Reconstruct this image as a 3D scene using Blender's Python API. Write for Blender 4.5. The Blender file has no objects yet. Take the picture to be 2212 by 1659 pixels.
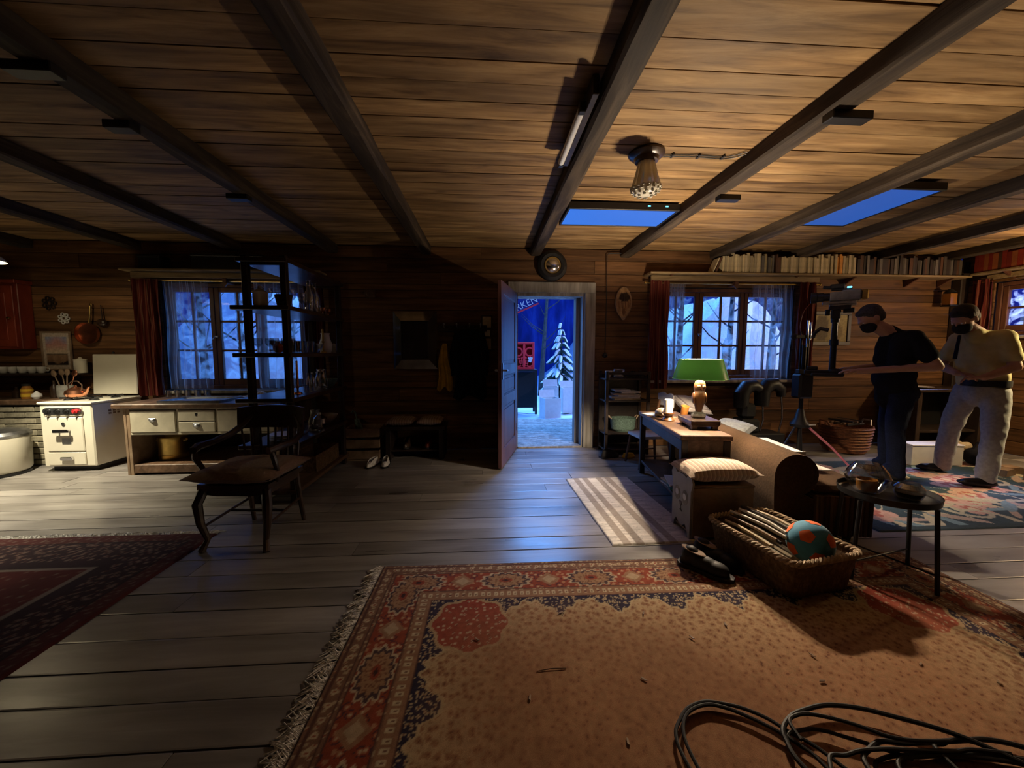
import bpy, bmesh, math, random
import numpy as np
from mathutils import Matrix, Vector
random.seed(7); np.random.seed(7)
SC = bpy.context.scene
COL = SC.collection
PI = math.pi

# ------------------------------------------------------------------ camera
cam_d = bpy.data.cameras.new('camera'); cam = bpy.data.objects.new('camera', cam_d); COL.objects.link(cam)
cam_d.sensor_fit = 'HORIZONTAL'; cam_d.sensor_width = 36.0; cam_d.lens = 36.0*830.0/2212.0
cam_d.clip_start = 0.05; cam_d.clip_end = 200
cam.location = (0, 0, 1.28)
cam.rotation_euler = (math.radians(90-4.786), 0, math.radians(-3.709))
SC.camera = cam

# ------------------------------------------------------------------ world, light, exposure
W = bpy.data.worlds.new('night_sky'); SC.world = W; W.use_nodes = True
bgn = W.node_tree.nodes['Background']
bgn.inputs['Color'].default_value = (0.045, 0.22, 1.0, 1)
bgn.inputs['Strength'].default_value = 1.25
SC.view_settings.view_transform = 'Standard'; SC.view_settings.look = 'None'
SC.view_settings.gamma = 1.0; SC.view_settings.use_curve_mapping = False
SC.view_settings.exposure = 0.0
try:
    SC.cycles.sample_clamp_indirect = 3.0
    SC.cycles.max_bounces = 6; SC.cycles.diffuse_bounces = 3; SC.cycles.glossy_bounces = 3; SC.cycles.transmission_bounces = 5; SC.cycles.transparent_max_bounces = 12
    SC.cycles.use_adaptive_sampling = True; SC.cycles.adaptive_threshold = 0.02; SC.cycles.caustics_reflective = False; SC.cycles.caustics_refractive = False
except Exception: pass
LAMP_W, KITCHEN_W, FLOORLAMP_W, YARD_W, PANEL_W = 165, 12, 110, 300, 3.2
SETLIGHT_W = 330
PENDANT_SPOT_W = 400

def light(name, kind, loc, energy, color, parent=None, **kw):
    d = bpy.data.lights.new(name, kind); d.energy = energy; d.color = color
    for k, v in kw.items():
        if k != 'aim': setattr(d, k, v)
    o = bpy.data.objects.new(name, d); COL.objects.link(o); o.location = loc
    if 'aim' in kw:
        o.rotation_euler = (Vector(kw['aim'])-Vector(loc)).to_track_quat('-Z', 'Y').to_euler()
    if parent: o.parent = parent
    return o
# film lights standing out in the yard (blue night light), high up and out of sight
light('yard_light', 'AREA', (-3.2, 11.0, 5.2), YARD_W, (0.12, 0.38, 1.0), shape='RECTANGLE', size=3.0, size_y=2.0, aim=(-2.6, 5.0, 1.0))
light('yard_light', 'AREA', (2.2, 11.0, 6.0), YARD_W*3.2, (0.12, 0.38, 1.0), shape='RECTANGLE', size=3.0, size_y=2.0, aim=(1.0, 5.0, 0.6))
light('yard_light', 'AREA', (10.4, 4.9, 5.2), YARD_W*4.5, (0.42, 0.52, 1.0), shape='RECTANGLE', size=1.0, size_y=1.0, aim=(6.55, 3.95, 1.83))

# ------------------------------------------------------------------ mesh builder
class MB:
    def __init__(s): s.v = []; s.f = []; s.M = Matrix.Identity(4)
    def at(s, loc=(0,0,0), rx=0, ry=0, rz=0):
        s.M = Matrix.Translation(loc) @ Matrix.Rotation(rz,4,'Z') @ Matrix.Rotation(ry,4,'Y') @ Matrix.Rotation(rx,4,'X'); return s
    def add(s, vs, fs):
        b = len(s.v); M = s.M
        s.v += [tuple(M @ Vector(p)) for p in vs]; s.f += [tuple(i+b for i in f) for f in fs]; return s
    def box(s, x0, x1, y0, y1, z0, z1, b=0.0):
        if x0 > x1: x0, x1 = x1, x0
        if y0 > y1: y0, y1 = y1, y0
        if z0 > z1: z0, z1 = z1, z0
        c = ((x0,x1),(y0,y1),(z0,z1))
        b = min(b, .45*min(x1-x0, y1-y0, z1-z0))
        if b <= 0:
            vs = [(c[0][i],c[1][j],c[2][k]) for i in (0,1) for j in (0,1) for k in (0,1)]
            return s.add(vs, [(0,1,3,2),(4,6,7,5),(0,4,5,1),(2,3,7,6),(0,2,6,4),(1,5,7,3)])
        vs = []; 
        for i in (0,1):
            for j in (0,1):
                for k in (0,1):
                    q = (i,j,k)
                    for a in range(3):
                        vs.append(tuple(c[d][q[d]] + (0 if d == a else (b if q[d] == 0 else -b)) for d in range(3)))
        idx = lambda q, a: (q[0]*4+q[1]*2+q[2])*3+a
        fs = []
        for a in range(3):
            d, e = [t for t in range(3) if t != a]
            for sd in (0,1):
                ring = []
                for (u,w) in ((0,0),(1,0),(1,1),(0,1)):
                    q = [0,0,0]; q[a]=sd; q[d]=u; q[e]=w; ring.append(idx(q,a))
                fs.append(tuple(ring))
            for u in (0,1):
                for w in (0,1):
                    q1=[0,0,0]; q1[a]=0; q1[d]=u; q1[e]=w; q2=list(q1); q2[a]=1
                    fs.append((idx(q1,d),idx(q2,d),idx(q2,e),idx(q1,e)))
        for i in (0,1):
            for j in (0,1):
                for k in (0,1): fs.append(tuple(idx((i,j,k),a) for a in range(3)))
        return s.add(vs, fs)
    def tube(s, pts, r, n=8, closed=False, cap=True):
        P = [Vector(p) for p in pts]; m = len(P); R = r if hasattr(r,'__len__') else [r]*m
        vs = []; fs = []; up = None
        for i in range(m):
            if closed: t = P[(i+1)%m]-P[i-1]
            else: t = P[min(i+1,m-1)]-P[max(i-1,0)]
            if t.length < 1e-9: t = Vector((0,0,1))
            t.normalize()
            if up is None:
                up = Vector((0,0,1)) if abs(t.z) < .9 else Vector((1,0,0))
            up = (up - t*up.dot(t))
            if up.length < 1e-6: up = t.orthogonal()
            up.normalize(); sd = t.cross(up)
            for k in range(n):
                a = 2*PI*k/n; vs.append(tuple(P[i]+(up*math.cos(a)+sd*math.sin(a))*R[i]))
        for i in range(m if closed else m-1):
            for k in range(n):
                a0=i*n+k; a1=i*n+(k+1)%n; b0=((i+1)%m)*n+k; b1=((i+1)%m)*n+(k+1)%n
                fs.append((a0,a1,b1,b0))
        if cap and not closed: fs += [tuple(range(n)), tuple((m-1)*n+k for k in range(n))]
        return s.add(vs, fs)
    def cyl(s, p0, p1, r0, r1=None, n=12): return s.tube([p0,p1],[r0, r0 if r1 is None else r1], n)
    def lathe(s, prof, c=(0,0,0), n=20, sx=1, sy=1):
        vs=[]; fs=[]; m=len(prof)
        for (r,z) in prof:
            for k in range(n):
                a=2*PI*k/n; vs.append((c[0]+r*sx*math.cos(a), c[1]+r*sy*math.sin(a), c[2]+z))
        for i in range(m-1):
            for k in range(n): fs.append((i*n+k, i*n+(k+1)%n, (i+1)*n+(k+1)%n, (i+1)*n+k))
        return s.add(vs, fs)
    def sph(s, c, rx, ry=None, rz=None, n=14, m=9):
        ry = rx if ry is None else ry; rz = rx if rz is None else rz
        vs=[(c[0],c[1],c[2]-rz)]; fs=[]
        for i in range(1,m):
            p=-PI/2+PI*i/m
            for k in range(n):
                a=2*PI*k/n; vs.append((c[0]+rx*math.cos(p)*math.cos(a), c[1]+ry*math.cos(p)*math.sin(a), c[2]+rz*math.sin(p)))
        vs.append((c[0],c[1],c[2]+rz)); t=len(vs)-1
        for k in range(n):
            fs.append((0,1+(k+1)%n,1+k)); fs.append((t,1+(m-2)*n+k,1+(m-2)*n+(k+1)%n))
            for i in range(m-2): fs.append((1+i*n+k,1+i*n+(k+1)%n,1+(i+1)*n+(k+1)%n,1+(i+1)*n+k))
        return s.add(vs, fs)
    def prism(s, poly, d0, d1, ax='y'):
        n=len(poly); vs=[]
        for d in (d0,d1):
            for (a,b) in poly: vs.append({'y':(a,d,b),'x':(d,a,b),'z':(a,b,d)}[ax])
        fs=[tuple(range(n)), tuple(range(n,2*n))]+[(i,(i+1)%n,n+(i+1)%n,n+i) for i in range(n)]
        return s.add(vs, fs)
    def sheet(s, fn, nu, nv, thick=0.0, tdir=(0,1,0)):
        vs=[tuple(fn(i/nu,j/nv)) for j in range(nv+1) for i in range(nu+1)]
        q=lambda i,j:j*(nu+1)+i
        fs=[(q(i,j),q(i+1,j),q(i+1,j+1),q(i,j+1)) for j in range(nv) for i in range(nu)]
        if thick:
            b=len(vs); T=Vector(tdir)*thick
            vs += [tuple(Vector(p)+T) for p in vs]
            fs += [tuple(k+b for k in reversed(f)) for f in fs[:nu*nv]]
            edge=[q(i,0) for i in range(nu)]+[q(nu,j) for j in range(nv)]+[q(i,nv) for i in range(nu,0,-1)]+[q(0,j) for j in range(nv,0,-1)]
            for k in range(len(edge)):
                a=edge[k]; c=edge[(k+1)%len(edge)]; fs.append((a,c,c+b,a+b))
        return s.add(vs, fs)
    def mesh(s, name, m=None, smooth=32):
        me=bpy.data.meshes.new(name); me.from_pydata(s.v,[],s.f)
        bm=bmesh.new(); bm.from_mesh(me); bmesh.ops.recalc_face_normals(bm, faces=bm.faces); bm.to_mesh(me); bm.free()
        if smooth:
            me.polygons.foreach_set('use_smooth',[True]*len(me.polygons))
            try: me.set_sharp_from_angle(angle=math.radians(smooth))
            except Exception: pass
        if m is not None: me.materials.append(m)
        return me

def link(o, parent=None):
    COL.objects.link(o)
    if parent is not None: o.parent = parent
    return o
def tag(o, label=None, cat=None, group=None, kind=None):
    if label: o['label']=label
    if cat: o['category']=cat
    if group: o['group']=group
    if kind: o['kind']=kind
    return o
def thing(name, label, cat, loc=(0,0,0), rz=0, group=None):
    o=bpy.data.objects.new(name,None); o.empty_display_size=.05; o.location=loc; o.rotation_euler=(0,0,rz)
    return tag(link(o),label,cat,group)
def part(name, mb, m, parent, label=None, smooth=32, loc=None):
    o=bpy.data.objects.new(name, mb.mesh(name,m,smooth)); link(o,parent)
    if loc is not None: o.location=loc
    if label: o['label']=label
    return o
def solo(name, mb, m, label, cat, loc=(0,0,0), rz=0, group=None, smooth=32):
    o=bpy.data.objects.new(name, mb.mesh(name,m,smooth)); o.location=loc; o.rotation_euler=(0,0,rz)
    return tag(link(o),label,cat,group)
def struct(name, mb=None, m=None, loc=(0,0,0), rz=0, smooth=32):
    o=bpy.data.objects.new(name, mb.mesh(name,m,smooth) if mb else None); o.location=loc; o.rotation_euler=(0,0,rz)
    return tag(link(o),kind='structure')
def inst(name, me, parent, loc, scale=(1,1,1), rot=(0,0,0)):
    o=bpy.data.objects.new(name,me); o.location=loc; o.scale=scale; o.rotation_euler=rot
    return link(o,parent)
def dup(root, loc=None, rz=None, label=None, group=None):
    r=root.copy(); COL.objects.link(r)
    if loc is not None: r.location=loc
    if rz is not None: r.rotation_euler=(0,0,rz)
    if label: r['label']=label
    if group: r['group']=group
    for ch in list(root.children):
        c=ch.copy(); COL.objects.link(c); c.parent=r
        for g in list(ch.children):
            d=g.copy(); COL.objects.link(d); d.parent=c
    return r

# ------------------------------------------------------------------ materials
def newmat(name):
    m=bpy.data.materials.new(name); m.use_nodes=True; nt=m.node_tree
    return m, nt, nt.nodes['Principled BSDF']
def nd(nt, typ, **kw):
    n=nt.nodes.new(typ)
    for k,v in kw.items():
        if k in n.inputs: n.inputs[k].default_value=v
        else: setattr(n,k,v)
    return n
def ramp(nt, cols, fac):
    r=nt.nodes.new('ShaderNodeValToRGB'); e=r.color_ramp.elements
    while len(e) < len(cols): e.new(.5)
    for i,(p,c) in enumerate(cols): e[i].position=p; e[i].color=(*c,1)
    nt.links.new(fac, r.inputs[0]); return r
def wood(name, dark, mid, lite, scale=(1.2,14,14), rough=.6, bump=.25, vary=.35, spec=.3, knots=True, coat=0):
    """stretched-noise grain with knots; scale is per axis, low along the grain; each object gets its own tone"""
    m,nt,b=newmat(name); L=nt.links.new
    g=nd(nt,'ShaderNodeNewGeometry'); oi=nd(nt,'ShaderNodeObjectInfo')
    ofs=nd(nt,'ShaderNodeVectorMath',operation='SCALE'); ofs.inputs[0].default_value=(37,53,71); L(oi.outputs['Random'],ofs.inputs['Scale'])
    ad=nd(nt,'ShaderNodeVectorMath',operation='ADD'); L(g.outputs['Position'],ad.inputs[0]); L(ofs.outputs[0],ad.inputs[1])
    mp=nd(nt,'ShaderNodeMapping'); mp.inputs['Scale'].default_value=scale; L(ad.outputs[0],mp.inputs['Vector'])
    n1=nd(nt,'ShaderNodeTexNoise',Scale=1.0,Detail=6.0,Roughness=.62,Distortion=.6); L(mp.outputs[0],n1.inputs['Vector'])
    r=ramp(nt,[(.28,dark),(.5,mid),(.72,lite)],n1.outputs['Fac'])
    mp2=nd(nt,'ShaderNodeMapping'); mp2.inputs['Scale'].default_value=tuple(s*.42+.9 for s in scale); L(ad.outputs[0],mp2.inputs['Vector'])
    n2=nd(nt,'ShaderNodeTexNoise',Scale=1.0,Detail=3.0); L(mp2.outputs[0],n2.inputs['Vector'])
    col=r.outputs[0]
    if knots:
        vo=nd(nt,'ShaderNodeTexVoronoi',Scale=1.0); mp3=nd(nt,'ShaderNodeMapping'); mp3.inputs['Scale'].default_value=tuple(1.6+s*.16 for s in scale); L(ad.outputs[0],mp3.inputs['Vector']); L(mp3.outputs[0],vo.inputs['Vector'])
        kr=ramp(nt,[(.04,(.25,.25,.25)),(.13,(1,1,1))],vo.outputs['Distance'])
        mk=nd(nt,'ShaderNodeMix',data_type='RGBA',blend_type='MULTIPLY'); mk.inputs['Factor'].default_value=.55
        L(col,mk.inputs['A']); L(kr.outputs[0],mk.inputs['B']); col=mk.outputs['Result']
    hs=nd(nt,'ShaderNodeHueSaturation'); L(col,hs.inputs['Color'])
    mr=nd(nt,'ShaderNodeMapRange'); mr.inputs['To Min'].default_value=1-vary; mr.inputs['To Max'].default_value=1+vary; L(oi.outputs['Random'],mr.inputs['Value'])
    mul=nd(nt,'ShaderNodeMath',operation='MULTIPLY'); mr2=nd(nt,'ShaderNodeMapRange'); mr2.inputs['From Min'].default_value=.3; mr2.inputs['From Max'].default_value=.7; mr2.inputs['To Min'].default_value=.7; mr2.inputs['To Max'].default_value=1.25; L(n2.outputs['Fac'],mr2.inputs['Value'])
    L(mr.outputs[0],mul.inputs[0]); L(mr2.outputs[0],mul.inputs[1]); L(mul.outputs[0],hs.inputs['Value']); L(hs.outputs[0],b.inputs['Base Color'])
    rr=nd(nt,'ShaderNodeMapRange'); rr.inputs['To Min'].default_value=rough-.12; rr.inputs['To Max'].default_value=rough+.15; L(n2.outputs['Fac'],rr.inputs['Value']); L(rr.outputs[0],b.inputs['Roughness'])
    b.inputs['Specular IOR Level'].default_value=spec
    if coat: b.inputs['Coat Weight'].default_value=coat; b.inputs['Coat Roughness'].default_value=.18
    bp=nd(nt,'ShaderNodeBump',Strength=bump,Distance=.01); L(n1.outputs['Fac'],bp.inputs['Height']); L(bp.outputs[0],b.inputs['Normal'])
    return m
def plain(name, col, rough=.6, metal=0, spec=.4, nscale=30, namt=.18, bump=.05, vary=0, coat=0, sheen=0, trans=0, ior=1.45):
    m,nt,b=newmat(name); L=nt.links.new
    tc=nd(nt,'ShaderNodeTexCoord'); n=nd(nt,'ShaderNodeTexNoise',Scale=nscale,Detail=4.0); L(tc.outputs['Object'],n.inputs['Vector'])
    r=ramp(nt,[(.3,tuple(c*(1-namt) for c in col)),(.7,tuple(min(1,c*(1+namt)) for c in col))],n.outputs['Fac'])
    out=r.outputs[0]
    if vary:
        oi=nd(nt,'ShaderNodeObjectInfo'); hs=nd(nt,'ShaderNodeHueSaturation'); mr=nd(nt,'ShaderNodeMapRange'); mr.inputs['To Min'].default_value=1-vary; mr.inputs['To Max'].default_value=1+vary
        L(oi.outputs['Random'],mr.inputs['Value']); L(mr.outputs[0],hs.inputs['Value']); L(out,hs.inputs['Color']); out=hs.outputs[0]
    L(out,b.inputs['Base Color'])
    b.inputs['Roughness'].default_value=rough; b.inputs['Metallic'].default_value=metal; b.inputs['Specular IOR Level'].default_value=spec
    if coat: b.inputs['Coat Weight'].default_value=coat
    if sheen: b.inputs['Sheen Weight'].default_value=sheen
    if trans: b.inputs['Transmission Weight'].default_value=trans; b.inputs['IOR'].default_value=ior
    if bump:
        bp=nd(nt,'ShaderNodeBump',Strength=bump,Distance=.01); L(n.outputs['Fac'],bp.inputs['Height']); L(bp.outputs[0],b.inputs['Normal'])
    return m
def stripes(name, cols, axis=0, scale=30, rough=.85, weave=260):
    m,nt,b=newmat(name); L=nt.links.new
    tc=nd(nt,'ShaderNodeTexCoord'); sx=nd(nt,'ShaderNodeSeparateXYZ'); L(tc.outputs['Object'],sx.inputs[0])
    a=nd(nt,'ShaderNodeMath',operation='MULTIPLY'); L(sx.outputs[axis],a.inputs[0]); a.inputs[1].default_value=scale
    fr=nd(nt,'ShaderNodeMath',operation='FRACT'); L(a.outputs[0],fr.inputs[0])
    r=ramp(nt,cols,fr.outputs[0]); r.color_ramp.interpolation='CONSTANT'
    n=nd(nt,'ShaderNodeTexNoise',Scale=weave,Detail=2.0); L(tc.outputs['Object'],n.inputs['Vector'])
    mx=nd(nt,'ShaderNodeMix',data_type='RGBA',blend_type='MULTIPLY'); mx.inputs['Factor'].default_value=.5
    L(r.outputs[0],mx.inputs['A']); L(n.outputs['Color'],mx.inputs['B']); 
    hs=nd(nt,'ShaderNodeHueSaturation'); hs.inputs['Value'].default_value=1.35; L(mx.outputs['Result'],hs.inputs['Color']); L(hs.outputs[0],b.inputs['Base Color'])
    b.inputs['Roughness'].default_value=rough; b.inputs['Specular IOR Level'].default_value=.15
    return m
def vcol(name, rough=.9, bump=.3, bscale=500, spec=.1, sheen=.04):
    m,nt,b=newmat(name); L=nt.links.new
    at=nd(nt,'ShaderNodeAttribute',attribute_name='Col'); tc=nd(nt,'ShaderNodeTexCoord')
    n=nd(nt,'ShaderNodeTexNoise',Scale=bscale,Detail=2.0); L(tc.outputs['Object'],n.inputs['Vector'])
    mx=nd(nt,'ShaderNodeMix',data_type='RGBA',blend_type='MULTIPLY'); mx.inputs['Factor'].default_value=.45; L(at.outputs['Color'],mx.inputs['A'])
    r=ramp(nt,[(.3,(.45,.45,.45)),(.7,(1.25,1.25,1.25))],n.outputs['Fac']); L(r.outputs[0],mx.inputs['B']); L(mx.outputs['Result'],b.inputs['Base Color'])
    b.inputs['Roughness'].default_value=rough; b.inputs['Specular IOR Level'].default_value=spec; b.inputs['Sheen Weight'].default_value=sheen
    if bump:
        bp=nd(nt,'ShaderNodeBump',Strength=bump,Distance=.004); L(n.outputs['Fac'],bp.inputs['Height']); L(bp.outputs[0],b.inputs['Normal'])
    return m
def thinglass(name, tint=(1,1,1), frost=0.0, fscale=14, refl=1.0):
    m=bpy.data.materials.new(name); m.use_nodes=True; nt=m.node_tree; L=nt.links.new; nt.nodes.clear()
    out=nd(nt,'ShaderNodeOutputMaterial'); tr=nd(nt,'ShaderNodeBsdfTransparent'); tr.inputs[0].default_value=(*tint,1)
    gl=nd(nt,'ShaderNodeBsdfGlossy',Roughness=.03); lw=nd(nt,'ShaderNodeLayerWeight',Blend=.5); pw=nd(nt,'ShaderNodeMath',operation='POWER'); L(lw.outputs['Facing'],pw.inputs[0]); pw.inputs[1].default_value=4.0; fr=nd(nt,'ShaderNodeMapRange'); fr.inputs['To Min'].default_value=.10*refl; fr.inputs['To Max'].default_value=.75*refl; L(pw.outputs[0],fr.inputs['Value'])
    mx=nd(nt,'ShaderNodeMixShader'); L(fr.outputs[0],mx.inputs[0]); L(tr.outputs[0],mx.inputs[1]); L(gl.outputs[0],mx.inputs[2])
    last=mx
    if frost:
        tc=nd(nt,'ShaderNodeTexCoord'); n=nd(nt,'ShaderNodeTexNoise',Scale=fscale,Detail=5.0,Distortion=1.2); L(tc.outputs['Object'],n.inputs['Vector'])
        r=ramp(nt,[(.42,(0,0,0)),(.75,(frost,frost,frost))],n.outputs['Fac'])
        tl=nd(nt,'ShaderNodeBsdfTranslucent'); tl.inputs[0].default_value=(.9,.93,.96,1)
        m2=nd(nt,'ShaderNodeMixShader'); L(r.outputs[0],m2.inputs[0]); L(mx.outputs[0],m2.inputs[1]); L(tl.outputs[0],m2.inputs[2]); last=m2
    L(last.outputs[0],out.inputs[0]); return m
def sheer(name, col, dens=.55):
    m=bpy.data.materials.new(name); m.use_nodes=True; nt=m.node_tree; L=nt.links.new; nt.nodes.clear()
    out=nd(nt,'ShaderNodeOutputMaterial'); tr=nd(nt,'ShaderNodeBsdfTransparent'); tl=nd(nt,'ShaderNodeBsdfTranslucent'); tl.inputs[0].default_value=(*col,1)
    df=nd(nt,'ShaderNodeBsdfDiffuse'); df.inputs[0].default_value=(*col,1)
    a=nd(nt,'ShaderNodeMixShader'); a.inputs[0].default_value=.5; L(tl.outputs[0],a.inputs[1]); L(df.outputs[0],a.inputs[2])
    lw=nd(nt,'ShaderNodeLayerWeight',Blend=.35); mr=nd(nt,'ShaderNodeMapRange'); mr.inputs['To Min'].default_value=dens*.75; mr.inputs['To Max'].default_value=min(1,dens*1.7); L(lw.outputs['Facing'],mr.inputs['Value'])
    b=nd(nt,'ShaderNodeMixShader'); L(mr.outputs[0],b.inputs[0]); L(tr.outputs[0],b.inputs[1]); L(a.outputs[0],b.inputs[2]); L(b.outputs[0],out.inputs[0]); return m
def emis(name, col, s):
    m,nt,b=newmat(name); b.inputs['Base Color'].default_value=(.02,.02,.02,1); b.inputs['Emission Color'].default_value=(*col,1); b.inputs['Emission Strength'].default_value=s; return m

M={}
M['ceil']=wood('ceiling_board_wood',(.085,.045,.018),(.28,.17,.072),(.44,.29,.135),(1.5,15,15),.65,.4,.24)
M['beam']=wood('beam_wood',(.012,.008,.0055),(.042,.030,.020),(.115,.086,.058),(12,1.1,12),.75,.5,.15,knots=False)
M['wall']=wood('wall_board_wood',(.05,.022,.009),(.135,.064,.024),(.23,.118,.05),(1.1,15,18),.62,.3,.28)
M['walls']=wood('wall_board_wood_side',(.05,.022,.009),(.135,.064,.024),(.23,.118,.05),(15,1.1,18),.62,.3,.28)
M['wallback']=plain('wall_backing',(.035,.02,.012),.9)
M['floor']=wood('floor_plank_paint',(.145,.130,.121),(.235,.217,.205),(.31,.292,.28),(1.0,9,9),.31,.14,.16,spec=.5,knots=False)
M['gap']=plain('floor_gap',(.012,.010,.009),.95)
M['grey']=wood('weathered_grey_wood',(.17,.155,.13),(.34,.32,.28),(.5,.48,.43),(14,14,1.2),.7,.3,.1,knots=False)
M['doorp']=wood('door_brown_paint',(.075,.032,.030),(.125,.056,.052),(.17,.085,.075),(9,9,1.0),.42,.15,.05,spec=.4,knots=False)
M['wframe']=wood('window_brown_paint',(.06,.025,.014),(.11,.045,.025),(.16,.07,.04),(8,8,2),.5,.15,.06,knots=False)
M['dark']=wood('dark_stained_wood',(.012,.008,.006),(.028,.018,.013),(.055,.036,.025),(6,6,3),.42,.15,.1,spec=.4,knots=False)
M['darkx']=wood('dark_walnut',(.020,.011,.007),(.048,.026,.016),(.085,.05,.03),(5,5,5),.32,.1,.1,spec=.5,knots=False,coat=.25)
M['table']=wood('table_wood',(.055,.03,.018),(.12,.068,.04),(.20,.12,.075),(14,1.4,14),.4,.15,.1,spec=.4)
M['board']=wood('shelf_board_wood',(.13,.085,.04),(.27,.19,.095),(.38,.28,.15),(1.4,14,14),.6,.2,.1,knots=False)
M['ply']=wood('plywood_brown',(.16,.105,.065),(.27,.185,.12),(.36,.26,.175),(6,6,6),.6,.1,.05,knots=False)
M['bear']=plain('grey_painted_board',(.36,.35,.34),.6,nscale=9,namt=.12)
M['white']=plain('white_paint',(.72,.71,.68),.45,nscale=14,namt=.06)
M['enamel']=plain('cream_enamel',(.78,.74,.62),.22,spec=.5,nscale=6,namt=.04,bump=.01,coat=.3)
M['cream']=plain('cream_drawer_paint',(.60,.55,.42),.5,nscale=11,namt=.12)
M['chrome']=plain('chrome',(.75,.75,.76),.18,1.0,nscale=30,namt=.05,bump=.01)
M['steel']=plain('brushed_steel',(.45,.46,.48),.35,1.0)
M['brass']=plain('worn_brass',(.55,.38,.12),.35,1.0,nscale=12,namt=.25)
M['copper']=plain('worn_copper',(.62,.27,.15),.33,1.0,nscale=10,namt=.25)
M['black']=plain('black_paint',(.012,.012,.013),.45)
M['blackm']=plain('black_metal',(.018,.018,.019),.35,.4,spec=.5)
M['rubber']=plain('black_rubber',(.014,.014,.015),.55,spec=.3)
M['redcab']=wood('red_painted_wood',(.10,.016,.008),(.19,.030,.014),(.26,.05,.022),(5,5,2),.45,.1,.05,knots=False)
M['curt']=stripes('red_striped_cloth',[(0,(.085,.014,.010)),(.18,(.16,.055,.03)),(.30,(.11,.018,.013)),(.52,(.055,.008,.007)),(.64,(.20,.10,.06)),(.72,(.10,.016,.012))],0,22)
M['sheer']=sheer('sheer_cloth',(.55,.55,.57),.40)
M['pane']=thinglass('window_glass_frosted',(.95,.97,1),.40,7)
M['glass']=thinglass('clear_thin_glass',(.93,.94,.94),0,14,2.1)
M['glassd']=plain('solid_glass',(.95,.97,.97),.03,trans=.92,spec=.5,bump=0,namt=0)
M['lampglass']=plain('lamp_pressed_glass',(.82,.79,.68),.14,trans=.32,spec=.6,bump=0,namt=.05)
M['mirror']=plain('old_mirror',(.62,.60,.57),.10,1.0,nscale=6,namt=.25,bump=.02)
M['sofa']=plain('brown_velour',(.060,.034,.018),.95,spec=.08,nscale=70,namt=.25,bump=.15,sheen=.03)
M['sofas']=stripes('brown_corduroy',[(0,(.09,.05,.03)),(.35,(.17,.10,.055)),(.7,(.12,.07,.04))],0,11)
M['taupe']=plain('taupe_cushion',(.30,.225,.175),.9,spec=.15,nscale=60,namt=.2,bump=.12,sheen=.2)
M['linen']=stripes('ruched_linen',[(0,(.46,.36,.29)),(.4,(.62,.52,.43)),(.7,(.38,.29,.23))],0,34)
M['grayst']=stripes('grey_striped_cloth',[(0,(.30,.27,.26)),(.3,(.42,.39,.37)),(.5,(.20,.17,.17)),(.65,(.34,.31,.30))],2,16)
M['graygr']=plain('grey_green_cloth',(.30,.32,.32),.9,nscale=40,namt=.25,sheen=.2)
M['wicker']=wood('wicker',(.06,.032,.015),(.16,.095,.045),(.27,.17,.09),(60,60,40),.6,.8,.1,knots=False)
M['wickerl']=wood('wicker_braid',(.24,.16,.09),(.42,.31,.20),(.56,.44,.31),(50,50,50),.6,.5,.1,knots=False)
M['wickerr']=wood('wicker_red',(.10,.035,.014),(.24,.09,.035),(.34,.14,.06),(40,40,60),.55,.7,.1,knots=False)
M['green']=plain('green_enamel_shade',(.030,.105,.035),.35,spec=.5,nscale=7,namt=.15,coat=.3)
def greenshade():
    m=plain('green_glass_shade',(.035,.13,.04),.3,spec=.5,nscale=7,namt=.15,coat=.3); nt=m.node_tree; L=nt.links.new; b=nt.nodes['Principled BSDF']; out=[n for n in nt.nodes if n.type=='OUTPUT_MATERIAL'][0]
    tl=nd(nt,'ShaderNodeBsdfTranslucent'); tl.inputs[0].default_value=(.05,.16,.03,1); mx=nd(nt,'ShaderNodeMixShader'); mx.inputs[0].default_value=.06; L(b.outputs[0],mx.inputs[1]); L(tl.outputs[0],mx.inputs[2]); L(mx.outputs[0],out.inputs[0]); return m
M['green']=greenshade()
M['shadein']=plain('lamp_inner_white',(.85,.82,.74),.6)
def thinlining():
    m=M['shadein']; nt=m.node_tree; L=nt.links.new; b=nt.nodes['Principled BSDF']; out=[n for n in nt.nodes if n.type=='OUTPUT_MATERIAL'][0]; tr=nd(nt,'ShaderNodeBsdfTransparent'); mx=nd(nt,'ShaderNodeMixShader'); mx.inputs[0].default_value=.10; L(b.outputs[0],mx.inputs[1]); L(tr.outputs[0],mx.inputs[2]); L(mx.outputs[0],out.inputs[0])
thinlining()
M['amber']=wood('carved_amber_wood',(.07,.026,.009),(.14,.06,.02),(.23,.11,.045),(9,9,4),.3,.2,.1,spec=.5,knots=False,coat=.4)
M['wax']=plain('candle_wax',(.86,.80,.66),.5,nscale=5,namt=.05)
M['paper']=plain('paper',(.74,.71,.64),.8,nscale=25,namt=.08,vary=.12)
M['papero']=plain('old_paper',(.50,.42,.29),.8,nscale=25,namt=.15,vary=.2)
M['stone']=plain('grey_stone',(.27,.26,.23),.8,nscale=9,namt=.35,bump=.4)
M['shell']=plain('shell',(.62,.50,.36),.4,nscale=8,namt=.3)
M['teal']=plain('teal_ball_cloth',(.055,.26,.42),.75,nscale=40,namt=.08,sheen=.2)
M['orange']=plain('orange_ball_patch',(.78,.14,.015),.75,nscale=40,namt=.08,sheen=.2)
M['brick']=plain('old_brick',(.33,.30,.22),.85,nscale=18,namt=.3,bump=.5,vary=.3)
M['mortar']=plain('mortar',(.13,.12,.09),.95,nscale=30,namt=.2,bump=.4)
M['snow']=plain('snow',(.80,.82,.85),.85,nscale=3,namt=.06,bump=.3)
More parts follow.
